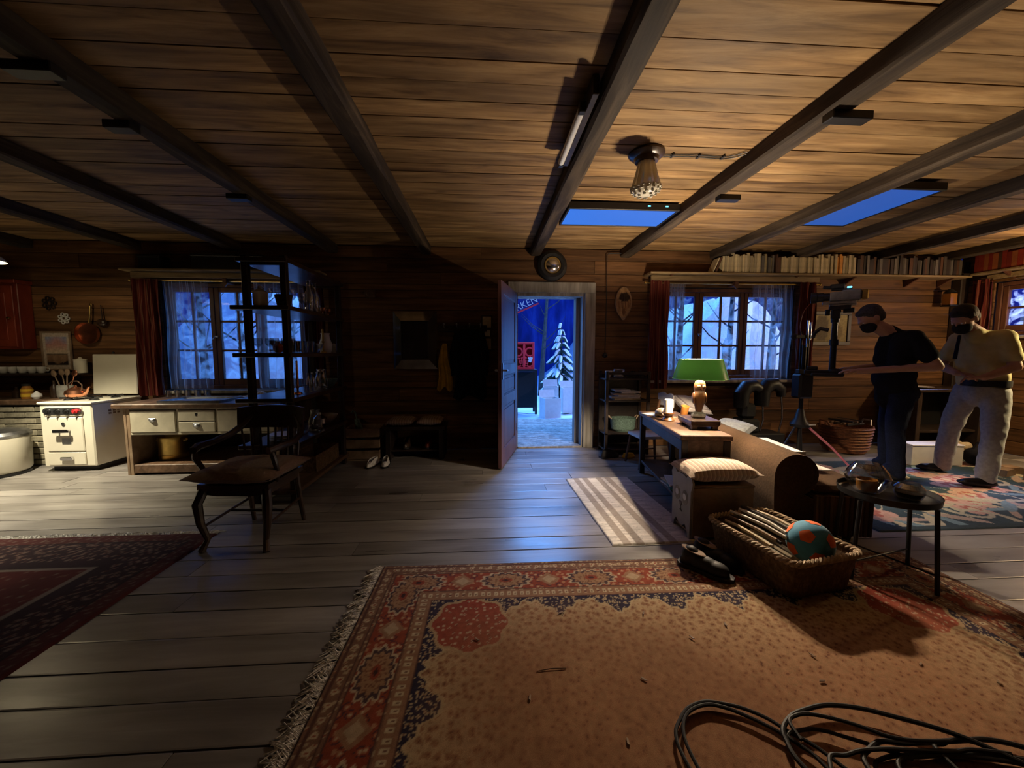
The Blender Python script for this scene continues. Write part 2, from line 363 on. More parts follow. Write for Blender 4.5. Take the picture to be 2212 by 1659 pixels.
M['backdrop']=wood('night_backdrop',(.010,.018,.10),(.022,.04,.24),(.05,.10,.42),(1.6,1.6,.25),.95,0,0,knots=False)
M['bark']=plain('bark',(.045,.040,.038),.9,nscale=12,namt=.4,bump=.5)
M['needle']=plain('fir_needles',(.030,.065,.05),.8,nscale=20,namt=.3)
M['crate']=plain('red_plastic',(.90,.04,.05),.4,nscale=8,namt=.1)
M['tube']=plain('lamp_tube_white',(.72,.73,.74),.25,spec=.5,nscale=5,namt=.03)
M['skin']=plain('skin',(.46,.255,.18),.55,spec=.35,nscale=14,namt=.10,bump=.04)
M['hair']=plain('grey_black_hair',(.045,.04,.042),.7,nscale=60,namt=.5,bump=.5)
M['hairb']=plain('black_hair',(.012,.010,.010),.7,nscale=60,namt=.5,bump=.5)
M['tee']=plain('black_cotton',(.010,.010,.014),.9,spec=.1,nscale=20,namt=.25,bump=.1)
M['jeans']=plain('dark_denim',(.013,.017,.038),.9,spec=.1,nscale=120,namt=.4,bump=.15)
M['shirt']=plain('pale_yellow_cotton',(.52,.45,.22),.9,spec=.1,nscale=16,namt=.12,bump=.12)
M['khaki']=plain('light_grey_trousers',(.36,.35,.34),.9,spec=.1,nscale=40,namt=.15,bump=.12)
M['mask']=plain('black_mask_cloth',(.009,.009,.010),.9,nscale=30)
M['pink']=plain('pink_tape',(.70,.22,.30),.5)
M['yellow']=plain('yellow_cloth',(.62,.38,.03),.9,nscale=14,namt=.2,bump=.1)
M['olive']=plain('teal_green_basket',(.10,.16,.13),.8,nscale=60,namt=.4,bump=.5)
M['amberg']=plain('amber_candle_glass',(.62,.27,.06),.15,trans=.5,nscale=5,namt=.1,bump=0)
M['bluel']=emis('led_panel_diffuser',(.020,.17,.75),1.0); M['bluel2']=emis('led_panel_diffuser_dim',(.018,.14,.66),.62)
M['led']=emis('status_led',(.1,.6,1.0),4)
M['bulb']=emis('hot_bulb',(1.0,.72,.38),40)
M['vc']=vcol('woven_pile'); M['vcp']=vcol('printed_sheet',.6,0,40,.2,0); M['fringe']=plain('wool_fringe',(.78,.75,.70),.95,nscale=40,namt=.3)
# ================================================================== STRUCTURE
XL, XR, YF, YB, ZC = -6.7, 6.55, -2.5, 5.02, 2.60
def plank_mesh(name, m, axis='x', ch=.05):
    """unit plank 0..1 in all axes, long edges chamfered"""
    c=ch; prof=[(c,0),(1-c,0),(1,c),(1,1-c),(1-c,1),(c,1),(0,1-c),(0,c)]
    b=MB()
    if axis=='x': b.add([(x,p,q) for x in (0,1) for p,q in prof],[tuple(range(8)),tuple(range(8,16))]+[(i,(i+1)%8,8+(i+1)%8,8+i) for i in range(8)])
    else: b.add([(p,y,q) for y in (0,1) for p,q in prof],[tuple(range(8)),tuple(range(8,16))]+[(i,(i+1)%8,8+(i+1)%8,8+i) for i in range(8)])
    return b.mesh(name,m,0)
def splitrun(a,b,lo,hi):
    out=[]; x=a
    while b-x > hi:
        L=random.uniform(lo,hi); 
        if b-(x+L) < .5: break
        out.append((x,x+L)); x+=L
    out.append((x,b)); return out

# floor
floor=struct('floor',MB().box(XL-.2,XR+.2,YF-.2,YB+.22,-.15,-.022),M['gap'])
pm=plank_mesh('plank',M['floor'],'x',.035)
y=YB
while y > YF:
    w=random.choice([.155,.165,.175,.185]); y0=max(YF,y-w)
    x=XL-random.uniform(0,1.5)
    while x < XR:
        L=random.uniform(2.2,4.6); a=max(XL,x); b=min(XR,x+L)
        if b-a > .02: inst('plank',pm,floor,(a+.002,y0+.003,-.022),(b-a-.004,y-y0-.006,.022+random.uniform(-.0015,.0015)))
        x+=L
    y=y0
# ceiling
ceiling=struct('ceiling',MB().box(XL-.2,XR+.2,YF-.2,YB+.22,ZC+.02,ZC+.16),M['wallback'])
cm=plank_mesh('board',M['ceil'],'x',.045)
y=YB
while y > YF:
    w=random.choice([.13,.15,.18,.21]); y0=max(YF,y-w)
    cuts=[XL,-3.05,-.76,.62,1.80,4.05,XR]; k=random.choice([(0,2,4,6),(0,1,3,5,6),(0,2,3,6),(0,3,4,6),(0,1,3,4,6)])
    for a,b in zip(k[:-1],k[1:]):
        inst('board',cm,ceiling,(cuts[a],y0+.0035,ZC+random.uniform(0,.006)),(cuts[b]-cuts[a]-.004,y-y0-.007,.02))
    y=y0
BEAMS=[-5.4,-4.2,-3.05,-1.90,-.76,.625,1.80,3.0,4.08,5.2,6.2]
for bx in BEAMS:
    b=MB(); n=26; vs=[]; hw=.064
    for i in range(n+1):
        yy=YF+.01+(YB-YF-.02)*i/n; j=lambda s=.005:random.uniform(-s,s)
        vs+=[(-hw+j(),yy,.001+.1),(-hw+j(),yy,.014+j(.003)),(-hw+.014+j(),yy,j(.003)),(hw-.014+j(),yy,j(.003)),(hw+j(),yy,.014+j(.003)),(hw+j(),yy,.1)]
    fs=[tuple(range(6)),tuple(n*6+k for k in range(6))]
    for i in range(n):
        for k in range(6): fs.append((i*6+k,i*6+(k+1)%6,(i+1)*6+(k+1)%6,(i+1)*6+k))
    b.add(vs,fs); part('beam',b,M['beam'],ceiling,loc=(bx,0,2.5))
for (x,y,w) in [(1.86,1.97,.22),(1.90,3.02,.17),(-1.93,3.25,.16),(-1.95,2.3,.14),(-1.93,1.88,.2)]:
    part('beam_bracket',MB().box(x-w/2,x+w/2,y-.035,y+.035,2.462,2.504,.004),M['black'],ceiling)

# back wall with a door and two window openings
OPEN=[(.36,1.30,0,2.06),(-3.97,-2.23,.80,2.13),(2.15,4.17,.90,2.13)]
def wallmesh(a0,a1,opens,mk):
    b=MB(); xs=sorted(set([a0,a1]+[o[0] for o in opens]+[o[1] for o in opens])); zs=sorted(set([0,ZC+.02]+[o[2] for o in opens]+[o[3] for o in opens]))
    for i in range(len(xs)-1):
        for k in range(len(zs)-1):
            cx=(xs[i]+xs[i+1])/2; cz=(zs[k]+zs[k+1])/2
            if not any(o[0]<cx<o[1] and o[2]<cz<o[3] for o in opens): mk(b,xs[i],xs[i+1],zs[k],zs[k+1])
    return b
def boards(parent,me,a0,a1,opens,place,hmin=.15,hmax=.175):
    z=0
    while z < ZC-.01:
        h=random.uniform(hmin,hmax); z1=min(ZC,z+h)
        if ZC-z1 < .06: z1=ZC
        brk=sorted({z,z1}|{v for o in opens for v in (o[2],o[3]) if z+.004<v<z1-.004})
        for s0,s1 in zip(brk[:-1],brk[1:]):
            runs=[(a0,a1)]
            for o in opens:
                if o[2] < (s0+s1)/2 < o[3]:
                    nr=[]
                    for r in runs:
                        if o[1]<=r[0] or o[0]>=r[1]: nr.append(r); continue
                        if o[0]>r[0]: nr.append((r[0],o[0]))
                        if o[1]<r[1]: nr.append((o[1],r[1]))
                    runs=nr
            for r in runs:
                for a,b in splitrun(r[0],r[1],1.6,3.4): place(parent,me,a,b,s0,s1)
        z=z1
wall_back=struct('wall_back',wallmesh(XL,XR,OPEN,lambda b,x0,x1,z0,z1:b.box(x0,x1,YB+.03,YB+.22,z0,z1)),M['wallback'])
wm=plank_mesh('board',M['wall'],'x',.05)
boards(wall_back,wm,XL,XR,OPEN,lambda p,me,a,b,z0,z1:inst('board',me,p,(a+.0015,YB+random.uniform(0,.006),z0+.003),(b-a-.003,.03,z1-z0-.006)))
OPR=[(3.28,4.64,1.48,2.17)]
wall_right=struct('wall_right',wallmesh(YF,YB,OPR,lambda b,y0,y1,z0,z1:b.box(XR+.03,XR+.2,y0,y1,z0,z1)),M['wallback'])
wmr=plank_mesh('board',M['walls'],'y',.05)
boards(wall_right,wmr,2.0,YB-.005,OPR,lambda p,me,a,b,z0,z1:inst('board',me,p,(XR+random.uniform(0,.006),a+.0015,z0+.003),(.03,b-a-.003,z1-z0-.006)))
struct('wall_left',MB().box(XL-.2,XL,YF,YB+.2,0,ZC+.02),M['wallback'])
struct('wall_front',MB().box(XL,XR+.2,YF-.2,YF,0,ZC+.02),M['wallback'])
part('corner_post',MB().box(6.43,6.545,4.90,5.015,0,2.5,.01),M['dark'],wall_right)

# windows
def window(name,x0,x1,z0,z1,ncas,rows,loc,rz,sill=.12,cols=2):
    """local x along the wall, local +y outward; every casement holds its panes"""
    w=struct(name,loc=loc,rz=rz); W_=x1-x0; f=.045
    b=MB().box(x0,x0+f,.02,.14,z0,z1,.004).box(x1-f,x1,.02,.14,z0,z1,.004).box(x0+f,x1-f,.02,.14,z1-f,z1,.004).box(x0+f,x1-f,.02,.14,z0,z0+f,.004)
    part('window_frame',b,M['wframe'],w)
    part('window_sill',MB().box(x0-.03,x1+.03,-sill,.06,z0-.045,z0-.008,.006),M['grey'],w)
    cw=(W_-2*f)/ncas; st=.055; mu=.024
    for i in range(ncas):
        a=x0+f+cw*i+.003; bb=a+cw-.006; c0=z0+f+.003; c1=z1-f-.003
        cb=MB().box(a,a+st,.035,.085,c0,c1,.005).box(bb-st,bb,.035,.085,c0,c1,.005).box(a+st,bb-st,.035,.085,c1-st,c1,.005).box(a+st,bb-st,.035,.085,c0,c0+st+.02,.005)
        px0,px1,pz0,pz1=a+st,bb-st,c0+st+.02,c1-st
        for k in range(1,cols): xm=px0+(px1-px0)*k/cols; cb.box(xm-mu/2,xm+mu/2,.045,.075,pz0,pz1,.003)
        for k in range(1,rows): zm=pz0+(pz1-pz0)*k/rows; cb.box(px0,px1,.046,.074,zm-mu/2,zm+mu/2,.003)
        co=part('casement',cb,M['wframe'],w)
        for r in range(rows):
            for k in range(cols):
                ax=px0+(px1-px0)*k/cols+mu/2; bx=px0+(px1-px0)*(k+1)/cols-mu/2; az=pz0+(pz1-pz0)*r/rows+mu/2; bz=pz0+(pz1-pz0)*(r+1)/rows-mu/2
                part('pane',MB().box(ax-.004,bx+.004,.058,.061,az-.004,bz+.004),M['pane'],co,smooth=0)
        if i==1: part('window_latch',MB().box(a-.02,a+.03,.015,.035,(z0+z1)/2-.01,(z0+z1)/2+.012,.003).cyl((a-.012,.02,(z0+z1)/2+.005),(a-.012,-.02,(z0+z1)/2-.03),.006),M['steel'],co)
    return w
window('window_1',-3.95,-2.25,.815,2.12,3,3,(0,YB,0),0)
window('window_2',2.17,4.15,.915,2.12,3,3,(0,YB,0),0)
window('window_3',-4.62,-3.3,1.49,2.16,2,2,(XR,0,0),-PI/2,.06,3)   # on the right wall

# door: weathered casing, open leaf
casing=struct('trim_1')
part('door_casing',MB().box(1.275,1.415,YB-.035,YB+.002,0,2.04,.006),M['grey'],casing)
part('door_casing',MB().box(.275,.375,YB-.03,YB+.002,0,2.04,.006),M['grey'],casing)
part('door_casing',MB().box(.275,1.415,YB-.038,YB+.002,2.04,2.175,.006),M['grey'],casing)
part('door_jamb',MB().box(1.255,1.30,YB,YB+.3,0,2.05,.004),M['grey'],casing)
part('door_jamb',MB().box(.36,.40,YB,YB+.3,0,2.05,.004),M['grey'],casing)
part('door_jamb',MB().box(.40,1.255,YB,YB+.3,2.0,2.055,.004),M['grey'],casing)
part('door_stop',MB().box(1.20,1.255,YB+.16,YB+.30,0,2.0,.004),M['grey'],casing)
part('threshold',MB().box(.40,1.255,YB-.02,YB+.28,-.01,.022,.006),M['grey'],casing)
th=math.atan2(-.97,-.25)
door=struct('door_1',loc=(.365,YB-.045,0),rz=th)
DW,DH=.93,2.03; zs=[.02,.20,.68,.80,1.00,1.12,1.93,DH]   # local x along the leaf, y thickness; the hall side is +y
b=MB().box(0,.11,-.02,.02,.015,DH,.003).box(DW-.12,DW,-.02,.02,.015,DH,.003)
for a,c in ((.015,.20),(.68,.80),(1.02,1.14),(1.90,DH)): b.box(.11,DW-.12,-.02,.02,a,c,.003)
part('leaf_frame',b,M['doorp'],door)
for a,c in ((.20,.68),(.80,1.02),(1.14,1.90)):
    pnl=part('panel',MB().box(.105,DW-.115,-.007,.007,a-.005,c+.005).box(.15,DW-.16,-.013,.013,a+.04,c-.04,.006),M['doorp'],door)
    part('moulding',MB().box(.11,.122,-.017,.017,a,c,.003).box(DW-.132,DW-.12,-.017,.017,a,c,.003).box(.122,DW-.132,-.017,.017,a,a+.012,.003).box(.122,DW-.132,-.017,.017,c-.012,c,.003),M['doorp'],pnl)
b=MB()
for s in (-1,1):
    b.box(DW-.085,DW-.045,s*.02,s*.027,.98,1.16,.003).cyl((DW-.065,s*.02,1.08),(DW-.065,s*.06,1.08),.011).tube([(DW-.065,s*.06,1.08),(DW-.10,s*.063,1.082),(DW-.19,s*.06,1.075)],[.011,.010,.008])
part('door_handle',b,M['steel'],door)
for hz in (.25,1.75): part('hinge',MB().cyl((.0,.022,hz),(.0,.022,hz+.1),.009),M['steel'],door)

# ------------------------------------------------------------------ outdoors: deck, snow, backdrop
deck=struct('deck',MB().box(-1.2,3.2,YB+.24,7.35,-.2,-.055),M['gap'])
dm=plank_mesh('deck_plank',M['grey'],'x',.06); y=YB+.26
while y < 7.3:
    inst('deck_plank',dm,deck,(-1.2,y,-.055),(4.4,.118,.03)); y+=.13
def hump(u,v):
    x=-16+32*u; y=5.3+20*v
    z=-.16+.05*math.sin(x*1.7+y)*math.cos(y*1.3)+.03*math.sin(3*x)*math.sin(2.3*y)+(random.uniform(-.10,.10) if abs(x-1)>3 and y>7 else 0)
    if -1.3<x<3.3 and y<7.6: z=-.26
    for cx,s in ((-5.0,2.3),(5.6,1.7)):
        z+=2.7*math.exp(-((x-cx)/s)**2)*max(0,min(1,(y-7.0)/1.3))
    return (x,y,z)
struct('snow_ground',MB().sheet(hump,128,80),M['snow'])
def hump2(u,v):
    x=6.9+9*u; y=-4+11*v; return (x,y,-.2+1.2*max(0,min(1,(x-7.8)/2)))
struct('snow_bank',MB().sheet(hump2,18,20),M['snow'])
def arc(u,v):
    a=PI*(-.05+1.1*u); return (17*math.cos(a),5+16*math.sin(a),-.5+9*v)
struct('backdrop',MB().sheet(arc,48,4),M['backdrop'])
struct('snow_roof_edge',MB().sheet(lambda u,v:(-7+14*u,5.55+.35*v,2.14+.03*math.sin(60*u)+.1*v+ (.10 if v>.3 else 0)),160,3,.12,(0,0,1)),M['snow'])
def snowy_fir(loc,h,r,label,seed):
    rnd=random.Random(seed); t=thing('fir_tree',label,'tree',loc,0,'firs in the yard')
    part('trunk',MB().tube([(0,0,-.1),(.02,0,h*.5),(0,.01,h)],[r*.09,r*.06,.008]),M['bark'],t)
    nb=MB(); sb=MB()
    for k in range(11):
        z=h*(.10+.87*k/10); rr=r*(1-.92*k/10)+.05
        for j in range(7 if k<8 else 4):
            a=rnd.uniform(0,2*PI); L=rr*rnd.uniform(.75,1.1); dz=-.25*L
            p=[(.1*L*i*math.cos(a)*2.0,.1*L*i*math.sin(a)*2.0,z+dz*(i/5)**1.5+.05*math.sin(i)) for i in range(6)]
            nb.tube(p,[.05*L+.02,.12*L+.02,.13*L+.02,.10*L+.02,.07*L+.01,.008],5)
            sb.tube([(q[0],q[1],q[2]+.065*L+.01) for q in p[1:]],[.03,.06*L+.03,.07*L+.025,.05*L+.02,.012],5)
    part('branches',nb,M['needle'],t); part('snow_cap',sb,M['snow'],t,'snow lying on the branches')
snowy_fir((1.93,10.0,.05),1.95,.55,'snow-covered fir behind the white boxes, seen through the door',3)
snowy_fir((3.15,9.6,.0),1.2,.5,'low snowy fir at the right edge of the doorway view',5)
def bare_tree(loc,h,label,seed,group='bare trees in the yard',lean=0):
    rnd=random.Random(seed); b=MB()
    b.tube([(lean*i/6,.03*math.sin(i),h*i/6-.2) for i in range(7)],[.07*h/3*(1-.12*i) for i in range(7)],7)
    for k in range(12):
        z=h*rnd.uniform(.35,.95); a=rnd.uniform(0,2*PI); L=h*rnd.uniform(.12,.26); x0=lean*z/h
        b.tube([(x0,0,z-.2),(x0+.5*L*math.cos(a),.5*L*math.sin(a),z+.3*L-.2),(x0+L*math.cos(a),L*math.sin(a),z+.8*L-.2)],[.018,.012,.004],5)
    return solo('bare_tree',b,M['bark'],label,'tree',loc,0,group)
bare_tree((1.75,12.5,0),4.2,'slim branching tree in the blue dark beyond the doorway',1,lean=.25)
for i,(x,yy) in enumerate([(-4.9,7.0),(-4.2,6.9),(-3.4,7.0),(3.6,7.0),(4.5,6.9),(5.4,7.0)]):
    bare_tree((x,yy,.1),3.4,['thin tree outside the kitchen window','thin tree outside the window behind the green lamp'][i>2],20+i,'thin trees outside windows')
for i in range(16):
    x=-6.5+i*.98+random.uniform(-.2,.2)
    if -.2<x<3: continue
    solo('fence_post',MB().prism([(-.05,0),(.05,0),(.05,1.55),(0,1.68),(-.05,1.55)],-.02,.02),M['grey'],
        'pointed plank fence post outside the kitchen window' if x<0 else 'pointed plank fence post outside the window behind the green lamp','fence post',(x,6.75,-.15),0,'plank posts outside windows')
for k,(yy) in enumerate((3.4,3.75,4.2,4.6,5.0)):
    solo('fence_post',MB().prism([(-.05,0),(.05,0),(.05,2.1),(0,2.2),(-.05,2.1)],-.02,.02,'x'),M['grey'],'pointed plank post outside the small right wall window','fence post',(7.6,yy,-.15),0,'posts outside the right window')
# cardboard boxes in the snow, crate, banner
def openbox(w,d,h,loc,rz,label):
    t=thing('white_box',label,'box',loc,rz,'white boxes in the snow')
    part('body',MB().box(-w/2,w/2,-d/2,-d/2+.012,0,h).box(-w/2,w/2,d/2-.012,d/2,0,h).box(-w/2,-w/2+.012,-d/2+.012,d/2-.012,0,h).box(w/2-.012,w/2,-d/2+.012,d/2-.012,0,h).box(-w/2+.012,w/2-.012,-d/2+.012,d/2-.012,0,.012),M['white'],t)
    part('flap',MB().at((0,d/2,h),rx=-.35).box(-w/2,w/2,0,.01,0,.16),M['white'],t); return t
openbox(.36,.36,.44,(1.36,8.2,-.15),.2,'nearest white cardboard box standing in the snow outside')
openbox(.34,.34,.62,(1.46,8.75,-.14),-.1,'tall white box behind the nearest one in the snow')
openbox(.36,.3,.58,(1.93,8.9,-.14),.05,'white box standing beside the fir in the snow')
bx4=openbox(.36,.3,.3,(2.42,8.8,-.16),.1,'low white box at the right of the doorway view')
part('red_strap',MB().box(-.184,.184,-.154,.154,.16,.19,.002),M['crate'],bx4,'red strap')
t=thing('red_crate','bright red crate with round cut-outs beyond the doorway','crate',(.84,8.9,.88))
b=MB()
W2,D2,H2=.24,.16,.62
for s in (0,H2-.05): b.box(-W2,W2,-D2,D2,s,s+.05,.004)
for x in (-W2,W2-.05,-.02): b.box(x,x+.05,-D2,D2,.05,H2-.05,.004)
for q in ((.0,.18),(.13,.40),(-.13,.40),(.13,.16),(-.13,.16)):
    b.at((q[0],-D2+.02,q[1]),rx=PI/2).lathe([(.075,-.015),(.11,-.015),(.11,.015),(.075,.015),(.075,-.015)],n=20)
b.at(); b.box(-W2+.05,W2-.05,D2-.03,D2,.05,H2-.05)
part('body',b,M['crate'],t)
part('white_mark',MB().at((.13,-.175,.22),ry=.35).box(-.02,.05,-.004,0,-.05,.07).box(-.05,-.02,-.004,0,.0,.05),M['white'],t)
solo('crate_stand',MB().box(-.3,.3,-.22,.22,.98,1.03,.006).box(-.3,-.25,-.22,-.17,0,.98).box(.25,.3,-.22,-.17,0,.98).box(-.3,-.25,.17,.22,0,.98).box(.25,.3,.17,.22,0,.98).box(-.25,.25,.15,.17,.1,.95),M['black'],'dark stand that carries the red crate outside','stand',(.84,8.9,-.15))
t=thing('banner','slanted dark banner with white letters RKEN above the yard','banner',(.70,7.9,2.20))
b=MB().at((0,0,0),ry=-math.radians(24)); b.box(-.6,.35,-.01,.01,-.10,.14,.003); part('cloth',b,M['backdrop'],t)
b=MB().at((0,0,0),ry=-math.radians(24)); b.box(-.6,.35,-.016,-.008,-.10,-.07); part('red_edge',b,M['crate'],t)
cu=bpy.data.curves.new('letters','FONT'); cu.body='RKEN'; cu.size=.19; cu.extrude=.004; cu.align_x='CENTER'
to=bpy.data.objects.new('tmp',cu); COL.objects.link(to); dg=bpy.context.evaluated_depsgraph_get(); me=bpy.data.meshes.new_from_object(to.evaluated_get(dg)); bpy.data.objects.remove(to)
me.transform(Matrix.Rotation(-math.radians(24),4,'Y') @ Matrix.Translation((.12,-.017,-.05)) @ Matrix.Rotation(PI/2,4,'X')); me.materials.clear(); me.materials.append(M['white'])
lo=bpy.data.objects.new('lettering',me); link(lo,t)
solo('banner_pole',MB().cyl((0,0,0),(0,0,2.5),.03),M['black'],'dark pole carrying the banner outside the door','pole',(.55,7.96,-.15))
# ================================================================== LAMPS AND CEILING THINGS
def bulbmat(name,col,watts,r): return emis(name,col,watts/(PI*4*PI*r*r))
# table lamp (its light is the main light of the room)
LX,LY=1.865,3.2; TZ=.66
lamp=thing('table_lamp','table lamp with green enamel shade on a carved owl-like wooden figure','lamp',(LX,LY,TZ))
part('footed_base',MB().box(-.115,.115,-.15,.15,.035,.075,.006).box(-.105,.105,-.14,.14,.025,.036).box(-.1,-.06,-.135,-.095,.0,.026).box(.06,.1,-.135,-.095,0,.026).box(-.1,-.06,.095,.135,0,.026).box(.06,.1,.095,.135,0,.026),M['darkx'],lamp)
part('stone_foot',MB().lathe([(.0,.075),(.052,.075),(.060,.09),(.055,.108),(.040,.12),(.028,.125),(0,.125)],n=9,sx=1.0,sy=.85),M['stone'],lamp,smooth=0)
fig=part('carved_figure',MB().lathe([(0,.122),(.024,.122),(.030,.15),(.040,.19),(.048,.235),(.050,.26),(.044,.285),(.038,.295),(.044,.31),(.047,.33),(.044,.355),(.036,.375),(.022,.388),(.014,.40),(0,.402)],n=18,sx=1,sy=.85)
   .sph((-.020,-.034,.335),.016).sph((.020,-.034,.335),.016).at((0,-.04,.318),rx=.5).lathe([(.010,0),(.006,-.016),(0,-.026)],n=8).at().sph((-.044,0,.24),.016,.03,.05).sph((.044,0,.24),.016,.03,.05),M['amber'],lamp)
part('owl_cap',MB().lathe([(0,.398),(.018,.398),(.020,.412),(.012,.42),(0,.42)],n=12),M['copper'],fig)
part('stem',MB().cyl((0,0,.40),(0,0,.56),.006).cyl((-.06,0,.433),(.06,0,.433),.006),M['brass'],lamp)
sh=[(.212,.400),(.165,.562)]
part('lamp_shade',MB().lathe([(.212,.400),(.2,.442),(.165,.562)],n=40),M['green'],lamp,'green enamel shade open at the top')
part('shade_lining',MB().lathe([(.2095,.402),(.197,.444),(.1625,.560)],n=40),M['shadein'],lamp)
sb=MB()
for a in (0,2*PI/3,4*PI/3): sb.cyl((0,0,.556),(.162*math.cos(a),.162*math.sin(a),.556),.003,n=6)
part('shade_spider',sb,M['brass'],lamp)
for s_ in (-1,1):
    part('socket',MB().cyl((s_*.062,0,.425),(s_*.062,0,.452),.013),M['brass'],lamp)
    part('bulb',MB().sph((s_*.062,0,.474),.022,n=12),bulbmat('table_lamp_bulb',(1.0,.78,.54),LAMP_W/2,.022),lamp)

# kitchen pendant at the left edge of the frame
kl=thing('pendant_lamp','enamel pendant lamp with a bare bulb over the kitchen floor','lamp',(-4.33,3.60,2.02))
part('lamp_shade',MB().lathe([(.19,.035),(.17,.07),(.06,.15),(.03,.20),(.028,.20),(.058,.147),(.166,.067),(.187,.035)],n=28),M['enamel'],kl)
part('bulb',MB().sph((0,0,0.03),.03),bulbmat('pendant_bulb',(1.0,.80,.48),KITCHEN_W,.03),kl)
part('socket',MB().cyl((0,0,.06),(0,0,.2),.018),M['black'],kl)
part('cord',MB().cyl((0,0,.2),(0,0,.58),.004,n=6),M['black'],kl)
so=light('pendant_reflector','SPOT',(0,0,-.02),PENDANT_SPOT_W,(1.0,.88,.62),kl,spot_size=math.radians(112),spot_blend=1.0,shadow_soft_size=.03)

# floor lamp just right of the frame that lights the two men
fl=thing('floor_lamp','floor lamp with fabric shade standing near the right wall','lamp',(6.02,3.25,0))
part('base',MB().lathe([(0,0),(.15,0),(.15,.02),(.03,.035),(0,.035)],n=24),M['black'],fl)
part('pole',MB().cyl((0,0,.03),(0,0,1.62),.012),M['black'],fl)
part('lamp_shade',MB().lathe([(.20,1.50),(.13,1.78),(.128,1.78),(.198,1.50)],n=28),M['sheer'],fl)
part('bulb',MB().sph((0,0,1.66),.035),bulbmat('floor_lamp_bulb',(1.0,.68,.34),FLOORLAMP_W,.035),fl)

# film light on a stand beside it, aimed at the standing man
sl=thing('set_light','black film light on a stand at the right, aimed into the room','film light',(6.18,3.02,0))
part('stand_pole',MB().cyl((0,0,.05),(0,0,1.78),.014),M['black'],sl)
for a in (.4,2.5,4.6): part('stand_leg',MB().cyl((0,0,.45),(.26*math.cos(a),.26*math.sin(a),.012),.010),M['black'],sl)
dv=(Vector((4.85,3.45,.95))-Vector((6.18,3.02,1.86))).normalized(); rot=dv.to_track_quat('Z','Y').to_matrix().to_4x4()
hb=MB(); hb.M=Matrix.Translation((0,0,1.86))@rot; hb.lathe([(0,-.12),(.06,-.12),(.08,-.08),(.08,.05),(.095,.07),(.090,.07),(.074,.05),(.072,-.06),(0,-.08)],n=22); part('housing',hb,M['black'],sl)
so=light('set_light_lamp','SPOT',(0,0,1.86),SETLIGHT_W,(1.0,.80,.42),sl,spot_size=math.radians(46),spot_blend=.6,shadow_soft_size=.05); so.rotation_euler=dv.to_track_quat('-Z','Y').to_euler()

# led panels hung between the beams
def ledpanel(x0,x1,y0,y1,label,on):
    t=thing('led_panel',label,'panel light',((x0+x1)/2,(y0+y1)/2,2.525),0,'blue panel lights under the ceiling'); w=(x1-x0)/2; d=(y1-y0)/2
    part('housing',MB().box(-w,w,-d,-d+.02,0,.06,.003).box(-w,w,d-.02,d,0,.06,.003).box(-w,-w+.02,-d+.02,d-.02,0,.06,.003).box(w-.02,w,-d+.02,d-.02,0,.06,.003).box(-w+.02,w-.02,-d+.02,d-.02,.05,.06),M['black'],t)
    part('diffuser',MB().box(-w+.02,w-.02,-d+.02,d-.02,.006,.012),M['bluel' if x0<1 else 'bluel2'],t,smooth=0)
    for k in (.22,.38) if x0<1 else (): part('status_light',MB().box(k-.012,k+.012,-d-.003,-d,.03,.04),M['led'],t)
ledpanel(.715,1.715,3.42,3.88,'blue panel light between the beams above the doorway side',1)
ledpanel(3.085,3.56,2.86,3.74,'blue panel light between the beams nearer the right wall',1)

# glass ceiling lamp with its cable
cl=thing('ceiling_lamp','unlit pressed-glass ceiling lamp on a dark turned base','lamp',(1.07,2.62,2.60))
part('rose',MB().lathe([(0,0),(.118,0),(.118,-.012),(.10,-.028),(.082,-.034),(.075,-.055),(.05,-.062),(0,-.062)],n=32),M['darkx'],cl)
gb=MB(); prof=[(.052,-.055),(.060,-.09),(.074,-.15),(.090,-.205),(.094,-.225),(.085,-.245),(.062,-.262),(.030,-.272),(.0,-.275)]; n=48; vs=[]; fs=[]
for i,(r,z) in enumerate(prof):
    for k in range(n):
        rr=r*(1+(.05 if i<6 else .03)*math.cos(12*2*PI*k/n)); vs.append((rr*math.cos(2*PI*k/n),rr*math.sin(2*PI*k/n),z))
for i in range(len(prof)-1):
    for k in range(n): fs.append((i*n+k,i*n+(k+1)%n,(i+1)*n+(k+1)%n,(i+1)*n+k))
gb.add(vs,fs)
for i in range(4):
    rr=(.094,.088,.068,.042)[i]; zz=(-.225,-.243,-.260,-.270)[i]
    for k in range(18-4*i): a=2*PI*k/(18-4*i); gb.sph((rr*math.cos(a),rr*math.sin(a),zz),.011,n=6,m=4)
part('glass_shade',gb,M['lampglass'],cl)
cb=MB().tube([(.11,.02,-.006),(.3,.01,-.005),(.55,.03,-.005),(.62,.0,-.006),(.66,-.05,-.008)],.004,6).tube([(.11,0,-.006),(.3,-.012,-.005),(.55,.005,-.005),(.60,-.03,-.006),(.65,-.08,-.008)],.004,6)
cc=part('cable',cb,M['black'],cl)
for x in (.18,.36,.53): part('cable_clip',MB().box(x-.006,x+.006,-.02,.03,-.012,-.001),M['black'],cc)

# fluorescent tube beside the beam
tl=thing('tube_lamp','grey fluorescent tube fixed along the left side of a ceiling beam','lamp',(.52,2.33,2.55))
part('backboard',MB().box(-.012,.022,-.42,.30,-.045,.045,.004),M['dark'],tl)
part('tube',MB().cyl((-.03,-.27,-.035),(-.03,.27,-.035),.02),M['tube'],tl)
for y_ in (-.30,.27): part('holder',MB().box(-.045,-.012,y_,y_+.035,-.055,0,.003),M['black'],tl)

